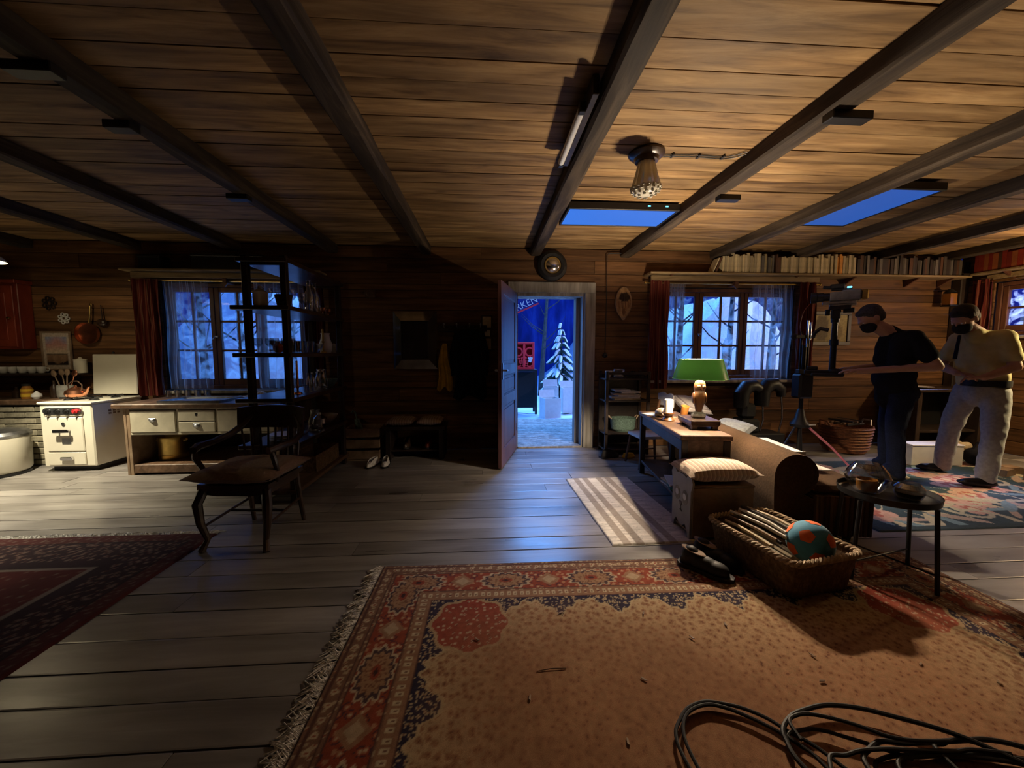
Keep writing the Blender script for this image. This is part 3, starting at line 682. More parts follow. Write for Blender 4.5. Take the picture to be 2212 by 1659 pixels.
# ================================================================== KITCHEN (left)
# brick base with wooden counter
bc=thing('brick_counter','low whitewashed brick base with wooden counter left of the stove','counter',(-5.7,4.72,0))
part('core',MB().box(-.95,.89,-.10,.29,0,.69),M['mortar'],bc)
bm_=MB().box(-.105,.105,-.028,.028,-.03,.03,.006).mesh('brick',M['brick'],0)
for r in range(10):
    for k in range(9):
        x=-.86+.215*k+(.107 if r%2 else 0)
        if x<.80: inst('brick',bm_,bc,(x,-.098,.034+.0675*r),(random.uniform(.95,1.02),1,random.uniform(.92,1.02)),(random.uniform(-.03,.03),0,random.uniform(-.02,.02)))
part('countertop',MB().box(-.98,.90,-.15,.29,.692,.745,.006),M['table'],bc)
# wall shelf with cups above it
sh1=thing('wall_shelf','narrow dark shelf with white cups above the brick counter','shelf',(-5.55,4.9,1.03))
part('shelf_board',MB().box(-.9,.76,-.10,.11,-.02,0,.003),M['dark'],sh1)
for x in (-.7,.6): part('bracket',MB().prism([(.10,-.02),(-.06,-.02),(.10,-.14)],x-.012,x+.012,'x'),M['dark'],sh1)
cupm=MB().lathe([(0,0),(.026,0),(.038,.02),(.042,.075),(.039,.075),(.034,.022),(.0,.008)],n=14).tube([(.04,0,.06),(.06,0,.06),(.065,0,.04),(.055,0,.022),(.037,0,.025)],.005,6).mesh('cup',M['white'])
for i in range(6):
    o=bpy.data.objects.new('white_cup',cupm); o.location=(-5.78+.105*i,4.89,1.031); o.rotation_euler=(0,0,random.uniform(0,6)); tag(link(o),'small white cup in the row on the dark kitchen shelf','cup','white cups on the kitchen shelf')
t=thing('canister','yellowed white canister at the right end of kitchen shelf','canister',(-4.83,4.90,1.031)); part('body',MB().lathe([(0,0),(.055,0),(.058,.01),(.058,.14),(.054,.145),(0,.145)],n=18),M['enamel'],t); part('lid',MB().lathe([(.06,.143),(.06,.16),(.02,.17),(.012,.185),(0,.187)],n=18),M['enamel'],t)
# things on the brick counter
t=thing('utensil_crock','grey stoneware crock beside the copper kettle','crock',(-4.90,4.78,.746)); part('body',MB().lathe([(0,0),(.06,0),(.072,.02),(.072,.14),(.066,.15),(.060,.14),(.058,.02),(0,.015)],n=18),M['stone'],t,smooth=40)
for i,(dx,dy,a,lab) in enumerate([(-.03,0,-.35,'wooden spoon leaning furthest left in the grey crock'),(-.01,.02,-.15,'wooden spatula leaning left in the grey crock'),(.015,0,.1,'wooden spoon standing upright in the grey crock'),(.035,.01,.32,'copper-coloured ladle leaning right in the grey crock')]):
    b=MB().at((dx*.6,dy,.03),ry=a).cyl((0,0,0),(0,0,.24),.006); b.sph((0,0,.27),.03,.01,.04)
    solo('wooden_utensil',b,M['copper'] if i==3 else M['ply'],lab,'utensil',(-4.90,4.78,.746),0,'utensils in the grey crock')
t=thing('jar','amber jar with yellow label on the brick counter','jar',(-5.25,4.72,.746)); part('body',MB().lathe([(0,0),(.048,0),(.05,.01),(.05,.11),(.035,.135),(.035,.15),(0,.15)],n=16),M['amberg'],t); part('label',MB().lathe([(.0508,.025),(.0508,.06)],n=16).lathe([(.0508,.085),(.0508,.11)],n=16),M['yellow'],t); part('lid',MB().lathe([(.038,.148),(.038,.17),(0,.172)],n=16),M['black'],t)
solo('sugar_bowl',MB().lathe([(0,0),(.03,0),(.045,.025),(.042,.055),(.02,.068),(.01,.085),(0,.088)],n=16),M['white'],'little white lidded bowl beside the amber jar','bowl',(-5.13,4.70,.746))
for i,(x,h,lab) in enumerate([(-5.04,.2,'dark glass bottle nearest the grey crock'),(-5.36,.17,'dark bottle left of the amber jar'),(-5.45,.13,'short dark jar furthest left on the brick counter')]):
    solo('bottle',MB().lathe([(0,0),(.035,0),(.037,.01),(.037,h*.6),(.014,h*.78),(.013,h*.97),(.016,h),(0,h)],n=14),M['darkx'],lab,'bottle',(x,4.80,.746),0,'dark bottles on the brick counter')
# red wall cupboard
t=thing('wall_cupboard','red painted wall cupboard with single door','cupboard',(-5.83,4.93,1.31))
part('body',MB().box(-.42,.42,-.06,.085,0,.76,.006),M['redcab'],t)
d=part('door',MB().box(-.38,.38,-.078,-.06,.03,.73,.004).box(-.30,.30,-.084,-.077,.11,.65,.004),M['redcab'],t); part('knob',MB().at((.34,-.08,.36),rx=PI/2).lathe([(0,0),(.009,0),(.009,.015),(.015,.022),(.012,.032),(0,.034)],n=10),M['brass'],d)
part('cornice',MB().box(-.44,.44,-.10,.085,.76,.80,.006),M['redcab'],t)
# picture
def colsheet(name,nx,ny,Wd,Hd,fn,m,parent=None,loc=(0,0,0),upright=True,thick=.002):
    """grid with a colour attribute; fn(u,v)->rgb arrays, v up"""
    us=np.linspace(0,1,nx+1); vs_=np.linspace(0,1,ny+1); U,V=np.meshgrid(us,vs_); C=fn(U,V)
    X=(U-.5)*Wd; Z=(V-.5)*Hd; P=np.zeros(((nx+1)*(ny+1),3)); P[:,0]=X.ravel()
    if upright: P[:,2]=Z.ravel()
    else: P[:,1]=Z.ravel()
    i=np.arange(nx); j=np.arange(ny); I,J=np.meshgrid(i,j); a=(J*(nx+1)+I).ravel(); F=np.stack([a,a+1,a+nx+2,a+nx+1],1)
    me=bpy.data.meshes.new(name); me.vertices.add(len(P)); me.vertices.foreach_set('co',P.ravel()); me.loops.add(F.size); me.loops.foreach_set('vertex_index',F.ravel().astype(np.int32)); me.polygons.add(len(F)); me.polygons.foreach_set('loop_start',np.arange(0,F.size,4,dtype=np.int32)); me.update(calc_edges=True)
    at=me.color_attributes.new('Col','FLOAT_COLOR','POINT'); CC=np.ones((len(P),4)); CC[:,:3]=C.reshape(-1,3); at.data.foreach_set('color',CC.ravel()); me.materials.append(m); me.validate()
    o=bpy.data.objects.new(name,me); link(o,parent); o.location=loc; return o
def mixc(a,b,t): t=np.clip(t,0,1)[...,None]; return np.array(a)*(1-t)+np.array(b)*t
def pic(U,V):
    C=mixc((.62,.50,.36),(.50,.24,.22),(V-.45)/.25); C=np.where((V>.7)[...,None],mixc((.50,.26,.24),(.28,.34,.52),(V-.7)/.25+.3*np.sin(9*U)),C)
    hill=.30+.06*np.sin(9*U)+.03*np.sin(23*U); C=np.where((V<.40)[...,None],mixc((.20,.11,.06),(.32,.20,.12),V/.4+.3*np.sin(20*U)),C)
    C=np.where((V<hill*.6)[...,None],np.array((.03,.02,.018)),C); C=np.where((np.abs(V-.41)<.02)[...,None],np.array((.10,.07,.05)),C)
    edge=np.minimum(np.minimum(U,1-U),np.minimum(V,1-V)); return np.where((edge<.09)[...,None],np.array((.55,.46,.38)),C)
t=thing('picture','framed photograph of a sunset over a dark town on kitchen wall','picture',(-5.18,4.99,1.29))
part('frame',MB().box(-.17,.17,.0,.02,-.235,-.215,.003).box(-.17,.17,0,.02,.215,.235,.003).box(-.17,-.15,0,.02,-.215,.215,.003).box(.15,.17,0,.02,-.215,.215,.003).box(-.15,.15,.012,.02,-.215,.215),M['ply'],t)
colsheet('print',24,34,.30,.43,pic,M['vcp'],t,(0,.010,0))
# copper pan, ladle, rosettes
t=thing('frying_pan','copper pan hanging by a brass handle on the kitchen wall','pan',(-4.79,4.99,1.50))
part('pan',MB().at((0,0,0),rx=PI/2).lathe([(0,-.02),(.10,-.02),(.125,0),(.132,.04),(.126,.04),(.118,.005),(.0,-.008)],n=28),M['copper'],t); part('handle',MB().tube([(.03,-.02,.12),(.045,-.02,.2),(.055,-.015,.33)],[.010,.008,.011],8).sph((.057,-.012,.345),.013,.006,.018),M['brass'],t)
t=thing('ladle','dark little ladle hanging right of the copper pan','ladle',(-4.62,4.985,1.66)); part('bowl',MB().sph((0,-.01,-.03),.055,.03,.045),M['darkx'],t); part('handle',MB().tube([(0,0,.0),(-.01,.005,.12),(-.012,.005,.18)],[.008,.006,.006],7),M['darkx'],t)
for (x,z,r,lab,m) in [(-5.07,1.68,.07,'white flower-shaped trivet hanging above the picture','white'),(-5.22,1.86,.085,'dark round trivet high beside the red cupboard','dark')]:
    b=MB().at((x*0,0,0),rx=PI/2)
    b.lathe([(r*.25,-.006),(r*.38,-.006),(r*.38,.006),(r*.25,.006),(r*.25,-.006)],n=16)
    for k in range(7): a=2*PI*k/7; b.lathe([(r*.17,-.005),(r*.30,-.005),(r*.30,.005),(r*.17,.005),(r*.17,-.005)],c=(r*.70*math.cos(a),r*.70*math.sin(a),0),n=12)
    solo('trivet',b,M[m],lab,'trivet',(x,5.005,z))
# gas stove
st=thing('gas_stove','cream enamel gas stove with its lid raised','stove',(-4.46,4.63,0))
part('plinth',MB().box(-.23,.23,-.24,.25,.0,.055),M['black'],st)
part('body',MB().box(-.26,.26,-.30,.30,.055,.725,.012),M['enamel'],st)
part('cooktop',MB().box(-.27,.27,-.315,.30,.725,.752,.008),M['enamel'],st)
lid=part('lid',MB().at((0,.27,.752),rx=-.06).box(-.25,.25,-.012,.012,.02,.50,.008),M['enamel'],st,'raised cream lid')
part('knob',MB().sph((0,.28,1.27),.014),M['black'],lid)
g=MB()
for x in (-.13,.13):
    for y in (-.13,.12):
        g.lathe([(.035,.752),(.045,.756),(.03,.768),(0,.77)],c=(x,y,0),n=14)
        for k in range(4): a=PI/4+k*PI/2; g.box(x-.004,x+.004,y-.09,y+.09,.776,.784) if k==0 else (g.box(x-.09,x+.09,y-.004,y+.004,.776,.784) if k==1 else None)
part('burners',g,M['black'],st)
cpn=part('control_panel',MB().box(-.20,.17,-.312,-.298,.60,.705,.005),M['enamel'],st)
part('knob_plate',MB().prism([(-.165+.045*math.cos(a),.655+.035*math.sin(a)) for a in [PI/2+PI*k/8 for k in range(9)]]+[(.135+.045*math.cos(a),.655+.035*math.sin(a)) for a in [-PI/2+PI*k/8 for k in range(9)]],-.318,-.312),M['steel'],cpn)
for i in range(4):
    kb=MB().at((-.15+.09*i,-.318,.655),rx=PI/2).lathe([(0,0),(.026,0),(.024,.012),(.014,.016),(.012,.032),(0,.033)],n=14); kb.box(-.005,.005,-.022,.022,.01,.036,.002)
    part('knob',kb,M['crate'] if i==3 else M['black'],cpn,'red knob' if i==3 else None)
od=part('oven_door',MB().box(-.20,.17,-.316,-.298,.225,.59,.008),M['enamel'],st)
part('oven_handle',MB().cyl((-.06,-.316,.45),(-.06,-.35,.45),.008).cyl((.04,-.316,.45),(.04,-.35,.45),.008).box(-.09,.07,-.365,-.345,.43,.465,.006),M['chrome'],od)
part('label_plate',MB().box(-.045,.045,-.319,-.315,.30,.365,.003),M['steel'],od); part('thermometer',MB().at((-.015,-.316,.52),rx=PI/2).lathe([(0,0),(.018,0),(.018,.008),(0,.01)],n=14),M['steel'],od)
od=part('lower_drawer',MB().box(-.20,.17,-.316,-.298,.075,.212,.006),M['enamel'],st); part('drawer_handle',MB().box(-.06,.06,-.345,-.316,.13,.165,.006),M['chrome'],od)
part('side_vents',MB().box(.258,.263,-.12,-.09,.62,.64).box(.258,.263,-.07,-.04,.62,.64).box(.258,.263,-.02,.01,.62,.64).box(.258,.263,-.12,-.09,.59,.61).box(.258,.263,-.07,-.04,.59,.61).box(.258,.263,-.02,.01,.59,.61),M['ply'],st)
# copper kettle
t=thing('copper_kettle','round copper kettle on the stove','kettle',(-4.56,4.55,.785))
part('body',MB().lathe([(0,0),(.075,0),(.092,.03),(.085,.065),(.05,.09),(.0,.10)],n=22),M['copper'],t); part('spout',MB().tube([(.075,0,.03),(.115,0,.06),(.135,0,.10),(.15,0,.105)],[.022,.016,.011,.010],10),M['copper'],t)
part('lid',MB().lathe([(.045,.092),(.03,.104),(.01,.108),(.012,.122),(0,.126)],n=16),M['copper'],t); part('handle',MB().tube([(-.07,0,.075),(-.075,0,.13),(-.03,0,.17),(.03,0,.17),(.07,0,.13),(.065,0,.075)],.006,8),M['darkx'],t)
# pedal bin
t=thing('pedal_bin','cream pedal bin with steel lid beside the brick counter','bin',(-5.12,4.26,0))
part('body',MB().lathe([(0,.03),(.23,.03),(.25,.06),(.262,.40),(.255,.41),(0,.41)],n=36),M['enamel'],t); part('base_ring',MB().lathe([(0,0),(.24,0),(.245,.03),(0,.032)],n=36),M['black'],t)
part('lid',MB().lathe([(.265,.40),(.268,.425),(.24,.455),(.14,.475),(0,.48)],n=36),M['steel'],t); part('pedal',MB().box(-.05,.05,-.36,-.25,.012,.03,.006),M['chrome'],t)
# drawer cabinet under the window
cb=thing('drawer_cabinet','long cream-drawered kitchen cabinet open underneath','cabinet',(-2.95,4.55,0))
part('side_panel',MB().box(-.75,-.715,-.40,.40,0,.70,.004),M['ply'],cb); part('side_panel',MB().box(.715,.75,-.40,.40,0,.70,.004),M['ply'],cb)
part('back_panel',MB().box(-.715,.715,.37,.39,.05,.70),M['dark'],cb); part('bottom_board',MB().box(-.715,.715,-.40,.37,.02,.11,.006),M['table'],cb)
part('rail',MB().box(-.715,.715,-.395,-.37,.685,.70).box(-.715,.715,-.40,-.36,.425,.445),M['cream'],cb); part('divider',MB().box(-.265,-.245,-.395,.37,.445,.685).box(.125,.145,-.395,.37,.445,.685),M['cream'],cb)
part('worktop',MB().box(-.87,.80,-.43,.42,.70,.748,.008),M['table'],cb)
def drawer(x0,x1,z0,z1,knob=True):
    d=part('drawer',MB().box(x0,x1,-.41,-.39,z0,z1,.005).box(x0+.02,x1-.02,-.39,.2,z0+.01,z1-.02),M['cream'],cb)
    if knob: part('drawer_pull',MB().at(((x0+x1)/2,-.41,(z0+z1)/2+.012)).sph((0,-.002,0),.034,.020,.019).box(-.034,.034,-.008,0,.0,.022,.003),M['steel'],d)
    return d
drawer(-.71,-.27,.45,.68); drawer(-.24,.12,.45,.555)
d=drawer(-.24,.12,.565,.68,False); part('keyhole',MB().box(-.07,-.05,-.414,-.409,.62,.65,.003),M['black'],d)
drawer(.15,.71,.45,.68)
part('leg_strip',MB().box(-.78,-.75,-.40,-.34,.0,.70,.004),M['ply'],cb)
# brass pot below
t=thing('brass_pot','dented brass pot under the drawer cabinet','pot',(-3.47,4.42,.112)); part('body',MB().lathe([(0,0),(.125,0),(.132,.02),(.134,.05),(.130,.055),(.130,.19),(.136,.20),(.136,.24),(.130,.245),(.124,.23),(.122,.03),(0,.02)],n=32),M['brass'],t)
for s in (-1,1): part('handle',MB().tube([(s*.13,-.03,.2),(s*.16,-.02,.2),(s*.16,.02,.2),(s*.13,.03,.2)],.006,6),M['brass'],t)
# glasses, tray and cloth on the worktop
glm=MB().lathe([(0,0),(.022,0),(.028,.004),(.033,.085),(.031,.085),(.026,.01),(0,.008)],n=14).mesh('tumbler',M['glass'])
for i in range(9):
    o=bpy.data.objects.new('tumbler',glm); o.location=(-3.72+.055*i*1.0,4.72+.06*(i%2),.749); tag(link(o),'small clear tumbler among those lined up on the worktop','glass','tumblers on the kitchen worktop')
solo('baking_tray',MB().box(-.3,.3,-.18,.18,0,.006).box(-.31,.31,-.19,-.18,0,.025).box(-.31,.31,.18,.19,0,.025).box(-.31,-.3,-.18,.18,0,.025).box(.3,.31,-.18,.18,0,.025),M['steel'],'shallow metal tray lying on the kitchen worktop','tray',(-3.1,4.36,.749))
solo('tea_towel',MB().sheet(lambda u,v:(-.16+.32*u,-.09+.18*v,.006+.06*math.exp(-((u-.6)*3)**2-((v-.5)*3)**2)+.008*math.sin(14*u+6*v)),18,12,.004,(0,0,-1)),M['linen'],'crumpled pale tea towel on the kitchen worktop','towel',(-2.72,4.68,.756))
# shelf and rail above the kitchen window
def windowtop(x0,x1,z,lab,lab2,right):
    s=thing('wall_shelf',lab,'shelf',((x0+x1)/2,4.91,z)); w=(x1-x0)/2
    part('shelf_board',MB().box(-w,w,-.11,.105,-.022,0,.004),M['board'],s)
    return s
windowtop(-4.24,-1.98,2.245,'plain board shelf above the kitchen window','',0)
def rail(x0,x1,z,lab):
    t=thing('curtain_rail',lab,'curtain rail',((x0+x1)/2,4.88,z)); w=(x1-x0)/2
    part('pelmet_board',MB().box(-w,w,-.02,.0,-.045,.02,.004),M['board'],t); part('rod',MB().cyl((-w-.04,.03,-.07),(w+.04,.03,-.07),.011,n=10),M['brass'],t)
    part('bracket',MB().box(-.025,.025,-.03,.13,-.10,-.045,.006).prism([(-.04,-.10),(.04,-.10),(0,-.15)],-.03,-.01),M['wframe'],t); part('finial',MB().sph((-w-.05,.03,-.07),.018).sph((w+.05,.03,-.07),.018),M['brass'],t)
rail(-4.16,-2.05,2.195,'brass curtain rod and board over the kitchen window')
solo('dark_box',MB().box(-.12,.12,-.08,.08,0,.13,.005).box(-.125,.125,-.085,.085,.13,.16,.004),M['black'],'small dark box on the kitchen window shelf','box',(-3.93,4.92,2.246))
solo('dark_chest',MB().box(-.4,.4,-.09,.09,0,.15,.006).box(-.41,.41,-.095,.095,.15,.18,.006),M['black'],'long dark case on the kitchen window shelf','case',(-3.05,4.92,2.246))
# curtains
def curtain(name,x0,x1,z0,z1,y,folds,amp,m,lab,cat,group,flare=0,seed=0,gather=0):
    rnd=random.Random(seed); ph=rnd.uniform(0,6); xc=(x0+x1)/2; w=(x1-x0)
    def fn(u,v):
        k=1+flare*(1-v); q=u+.02*math.sin(5*v+ph)
        x=(u-.5)*w*k+.008*math.sin(3*v*PI+ph+9*u)
        yy=amp*(.5+.6*(1-v))*math.sin(2*PI*folds*q+ph)+.35*amp*math.sin(2*PI*folds*2.3*q+ph*2)
        return (x,yy,z0+(z1-z0)*v+(.006*math.sin(2*PI*folds*q) if v<.02 else 0))
    return solo(name,MB().sheet(fn,int(folds*14),18,.003 if m is not M['sheer'] else 0,(0,-1,0)),m,lab,cat,(xc,y,0),0,group,60)
curtain('red_curtain',-4.17,-3.86,.76,2.13,4.86,3.5,.035,M['curt'],'red striped curtain at the left of the kitchen window','curtain','red curtains',.0,1)
curtain('red_curtain',-2.20,-1.98,.76,2.13,4.88,2.5,.035,M['curt'],'red striped curtain at the right of kitchen window behind dark shelves','curtain','red curtains',.0,2)
curtain('sheer_curtain',-3.87,-3.36,.83,2.13,4.935,6,.016,M['sheer'],'sheer white curtain over the left casement of the kitchen window','curtain','sheer curtains',0,3)
curtain('sheer_curtain',-2.82,-2.22,.83,2.13,4.935,6,.016,M['sheer'],'sheer white curtain at the right of the kitchen window','curtain','sheer curtains',0,4)
curtain('red_curtain',2.09,2.36,.80,2.19,4.885,2.6,.036,M['curt'],'red striped curtain left of the window behind the green lamp','curtain','red curtains',.03,5)
curtain('red_curtain',4.09,4.36,.80,2.19,4.885,2.6,.036,M['curt'],'red striped curtain right of the window behind the green lamp','curtain','red curtains',.0,6)
curtain('sheer_curtain',2.36,2.58,.925,2.17,4.94,3,.018,M['sheer'],'narrow sheer curtain left of the window behind the green lamp','curtain','sheer curtains',0,7)
curtain('sheer_curtain',3.52,4.08,.925,2.17,4.94,6,.018,M['sheer'],'wide sheer curtain right of the window behind the green lamp','curtain','sheer curtains',0,8)
# ================================================================== MIDDLE: dark divider shelves, chair, hall corner
SX0,SX1,SY0,SY1=-1.97,-1.62,3.28,4.46
sv=thing('shelf_unit','tall near-black open shelf unit dividing the kitchen from the hall','shelf unit',((SX0+SX1)/2,(SY0+SY1)/2,0)); w=(SX1-SX0)/2; d=(SY1-SY0)/2
for x in (-w,w-.05):
    for y in (-d,d-.05): part('post',MB().box(x,x+.05,y,y+.05,0,2.06,.004),M['dark'],sv)
SHZ=[.08,.47,.86,1.235,1.62,2.0]
for i,z in enumerate(SHZ):
    ov=.09 if i in (1,2,3,4) else .03
    part('shelf_board',MB().box(-w-ov,w+.02,-d-.02,d+.02,z,z+.035,.004),M['darkx'] if i else M['table'],sv)
for y in (-d+.015,d-.04): part('cross_rail',MB().box(-w+.05,w-.05,y,y+.02,1.98,2.0),M['dark'],sv)
def put(name,prof,m,lab,cat,group,x,y,z,n=16,sx=1,sy=1,extra=None):
    b=MB().lathe(prof,n=n,sx=sx,sy=sy)
    if extra: extra(b)
    return solo(name,b,m,lab,cat,(x,y,z),random.uniform(0,6),group)
WINE=[(0,0),(.03,0),(.028,.004),(.005,.010),(.004,.065),(.020,.078),(.034,.10),(.036,.135),(.032,.165),(.030,.165),(.033,.135),(.031,.102),(.016,.084),(0,.08)]
TUMB=[(0,0),(.028,0),(.031,.004),(.036,.11),(.034,.11),(.029,.010),(0,.008)]
BOWL=[(0,0),(.035,0),(.04,.01),(.075,.05),(.09,.09),(.087,.09),(.07,.052),(.03,.016),(0,.014)]
JUG=[(0,0),(.05,0),(.062,.03),(.065,.09),(.045,.15),(.04,.19),(.047,.205),(.044,.205),(.037,.19),(.042,.15),(.06,.09),(.056,.03),(0,.01)]
CARAFE=[(0,0),(.045,0),(.05,.01),(.05,.16),(.02,.22),(.018,.28),(.024,.30),(.021,.30),(.015,.28),(.016,.22),(.046,.16),(.045,.015),(0,.01)]
G=M['glass']
topz=SHZ[4]+.036
for i in range(4): put('wine_glass',WINE,G,'stemmed glass standing on the upper shelf of the dark unit','glass','stemmed glasses on the upper shelf',SX0+.11+.09*(i%2)*1.6,SY0+.17+.10*i,topz)
put('carafe',CARAFE,G,'tall clear carafe on the upper dark shelf','carafe','carafes on the dark shelves',SX1-.08,SY0+.58,topz); put('carafe',CARAFE,G,'second carafe further back on the upper dark shelf','carafe','carafes on the dark shelves',SX1-.09,SY0+.72,topz)
put('lidded_jar',[(0,0),(.05,0),(.055,.02),(.055,.10),(.06,.11),(.03,.13),(.012,.14),(.018,.16),(0,.17)],M['white'],'pale lidded jar on the upper dark shelf near the window','jar',None,SX0+.115,SY0+.05,topz)
put('dark_flower_pot',[(0,0),(.05,0),(.07,.10),(.066,.10),(.045,.012),(0,.01)],M['darkx'],'dark pot at the near end of the upper dark shelf','pot',None,SX0+.26,SY0+.13,topz)
for i,(x,y) in enumerate([(SX1-.08,SY1-.30),(SX1-.08,SY1-.16),(SX1-.16,SY1-.2)]): put('brass_cup',[(0,0),(.02,0),(.024,.005),(.006,.012),(.006,.03),(.025,.05),(.03,.08),(.027,.08),(.02,.05),(0,.04)],M['copper'],'little copper cup at the far end of the upper dark shelf','cup','copper cups on the upper shelf',x,y,topz)
mz=SHZ[3]+.036
for i in range(5): put('wine_glass',[(r,z*.75) for r,z in WINE],G,'small stemmed glass at the near end of the middle dark shelf','glass','small stemmed glasses on the middle shelf',SX0+.05+.066*i,SY0+.10+.05*(i%2),mz)
put('dark_ball_vase',[(0,0),(.02,0),(.04,.03),(.042,.055),(.02,.085),(.015,.10),(0,.10)],M['redcab'],'small dark red round vase among the stemmed glasses','vase',None,SX0+.14,SY0+.235,mz)
for i in range(12): put('tumbler',TUMB,G,'clear tumbler in the cluster on the middle dark shelf','glass','tumblers on the middle shelf',SX1-.30+.075*(i%4),SY0+.33+.10*(i//4)+.02*(i%2),mz)
put('glass_bowl',BOWL,G,'wide clear bowl in front of tumblers on the middle dark shelf','bowl',None,SX1-.10,SY0+.69,mz)
put('candlestick',[(0,0),(.035,0),(.03,.01),(.008,.02),(.008,.10),(.018,.115),(.010,.12),(.010,.24),(0,.245)],M['brass'],'brass candlestick with candle on the middle dark shelf','candlestick','candlesticks on the dark shelves',SX1-.07,SY0+.83,mz)
put('white_pitcher',JUG,M['white'],'small white pitcher on the middle dark shelf','pitcher',None,SX1-.09,SY0+.94,mz); put('ceramic_box',[(0,0),(.05,0),(.05,.09),(.04,.10),(0,.10)],M['stone'],'grey round tin at the far end of the middle dark shelf','tin',None,SX1-.08,SY1-.13,mz,n=18)
lz=SHZ[2]+.036
put('candlestick',[(0,0),(.04,0),(.035,.012),(.009,.02),(.009,.05),(.02,.065),(.012,.07),(.009,.30),(0,.305)],M['copper'],'reddish taper candle on the lower dark shelf','candlestick','candlesticks on the dark shelves',SX1-.12,SY0+.36,lz)
for i in range(3): put('bottle',[(0,0),(.03,0),(.033,.01),(.033,.10),(.012,.14),(.011,.18),(.014,.185),(0,.185)],G,'small clear bottle on the lower dark shelf','bottle','clear bottles on the lower shelf',SX1-.09,SY0+.50+.10*i,lz)
put('glass_jug',JUG,G,'clear jug on the lower dark shelf','jug',None,SX1-.10,SY0+.83,lz); put('small_bowl',BOWL,M['olive'],'greenish bowl at the far end of the lower dark shelf','bowl',None,SX1-.11,SY1-.14,lz)
bz=SHZ[1]+.036
put('glass_bowl',BOWL,G,'clear glass bowl on the low dark shelf','bowl','bowls on the low shelf',SX1-.12,SY0+.42,bz); put('glass_jug',JUG,M['glassd'],'clear solid jug on the low dark shelf','jug',None,SX1-.09,SY0+.62,bz); put('silver_pot',[(0,0),(.05,0),(.075,.04),(.07,.09),(.03,.12),(.01,.13),(.014,.15),(0,.155)],M['chrome'],'shiny silver pot on the low dark shelf','pot',None,SX1-.11,SY0+.77,bz)
solo('plate_stack',MB().lathe([(0,0),(.06,0),(.11,.015),(.112,.02),(.06,.008),(0,.008)],n=22).lathe([(0,.02),(.06,.02),(.11,.035),(.112,.04),(.06,.028),(0,.028)],n=22).lathe([(0,.04),(.06,.04),(.11,.055),(.112,.06),(.06,.048),(0,.048)],n=22),M['white'],'little stack of white plates on the low dark shelf','plates',(SX0+.18,SY0+.17,bz))
solo('wooden_bowl',MB().lathe(BOWL,n=20,sx=1.4,sy=1.4),M['ply'],'wooden bowl far back on the low dark shelf','bowl',(SX1-.15,SY1-.17,bz))
solo('basket_on_base',MB().box(-.14,.14,-.28,.28,0,.012).box(-.14,-.128,-.28,.28,.012,.16,.003).box(.128,.14,-.28,.28,.012,.16,.003).box(-.128,.128,-.28,-.268,.012,.16,.003).box(-.128,.128,.268,.28,.012,.16,.003),M['wicker'],'shallow wicker tray basket on the bottom dark shelf','basket',(SX1-.17,SY0+.75,SHZ[0]+.036))

# armchair in front of it
ch=thing('wooden_armchair','dark bentwood armchair with a taupe seat cushion','chair',(-1.61,2.72,0),math.radians(-4))
part('seat',MB().prism([(-.23,-.22),(-.12,-.245),(.12,-.245),(.23,-.22),(.22,.2),(.1,.23),(-.1,.23),(-.22,.2)],.40,.435,'z'),M['darkx'],ch)
part('seat_rail',MB().prism([(-.21,-.2),(-.1,-.225),(.1,-.225),(.21,-.2),(.2,.18),(-.2,.18)],.36,.40,'z'),M['darkx'],ch)
for s in (-1,1):
    part('leg',MB().tube([(s*.20,-.20,.40),(s*.225,-.235,.31),(s*.215,-.23,.18),(s*.19,-.21,.07),(s*.205,-.235,.015),(s*.21,-.245,0)],[.030,.030,.024,.018,.020,.022],10),M['darkx'],ch)
    part('leg',MB().tube([(s*.18,.17,.40),(s*.185,.20,.2),(s*.19,.235,0)],[.022,.019,.015],9),M['darkx'],ch)
    part('arm_rest',MB().tube([(s*.24,-.22,.655),(s*.265,-.15,.665),(s*.275,0,.665),(s*.255,.12,.685),(s*.215,.21,.74),(s*.17,.245,.80)],[.022,.026,.022,.022,.024,.026],10),M['darkx'],ch)
    part('arm_post',MB().tube([(s*.22,-.12,.43),(s*.245,-.15,.52),(s*.255,-.19,.60),(s*.245,-.2,.655)],[.018,.016,.018,.016],8),M['darkx'],ch)
def crest(u,v):
    a=(u-.5)*2; return (a*.245*(1-.03*(1-v)), .245-.07*a*a+.02*(v), .715+.155*v+.012*math.sin(PI*u)*v)
part('crest_rail',MB().sheet(crest,16,6,.022,(0,1,0)),M['darkx'],ch)
for k in range(9):
    a=-1+2*k/8; part('spindle',MB().tube([(a*.185,.20-.02*a*a,.43),(a*.20,.235-.05*a*a,.58),(a*.21,.248-.068*a*a,.72)],[.007,.009,.007],6),M['darkx'],ch)
part('stretcher',MB().cyl((-.20,-.21,.16),(-.185,.205,.19),.009).cyl((.20,-.21,.16),(.185,.205,.19),.009).cyl((-.19,0,.175),(.19,0,.175),.009),M['darkx'],ch)
def cush(Wd,Dp,Hh,c=.5):
    def f(sgn):
        def g(u,v):
            x=(u-.5)*2; y=(v-.5)*2; e=max(0,(1-abs(x)**3))*max(0,(1-abs(y)**3)); pin=1-.10*(abs(x)*abs(y))*-.6
            sx=1-.07*(1-abs(y)**2)*0-.06*(1-y*y)*abs(x)**4
            sy=1-.06*(1-x*x)*abs(y)**4
            return (x*Wd/2*sx, y*Dp/2*sy, sgn*Hh/2*e**c+.004*math.sin(9*x+4*y)*e)
        return g
    return MB().sheet(f(1),18,14).sheet(f(-1),18,14)
solo('seat_cushion',cush(.56,.52,.11),M['taupe'],'flat taupe cushion lying on the armchair seat','cushion',(-1.61,2.68,.487),math.radians(-4))

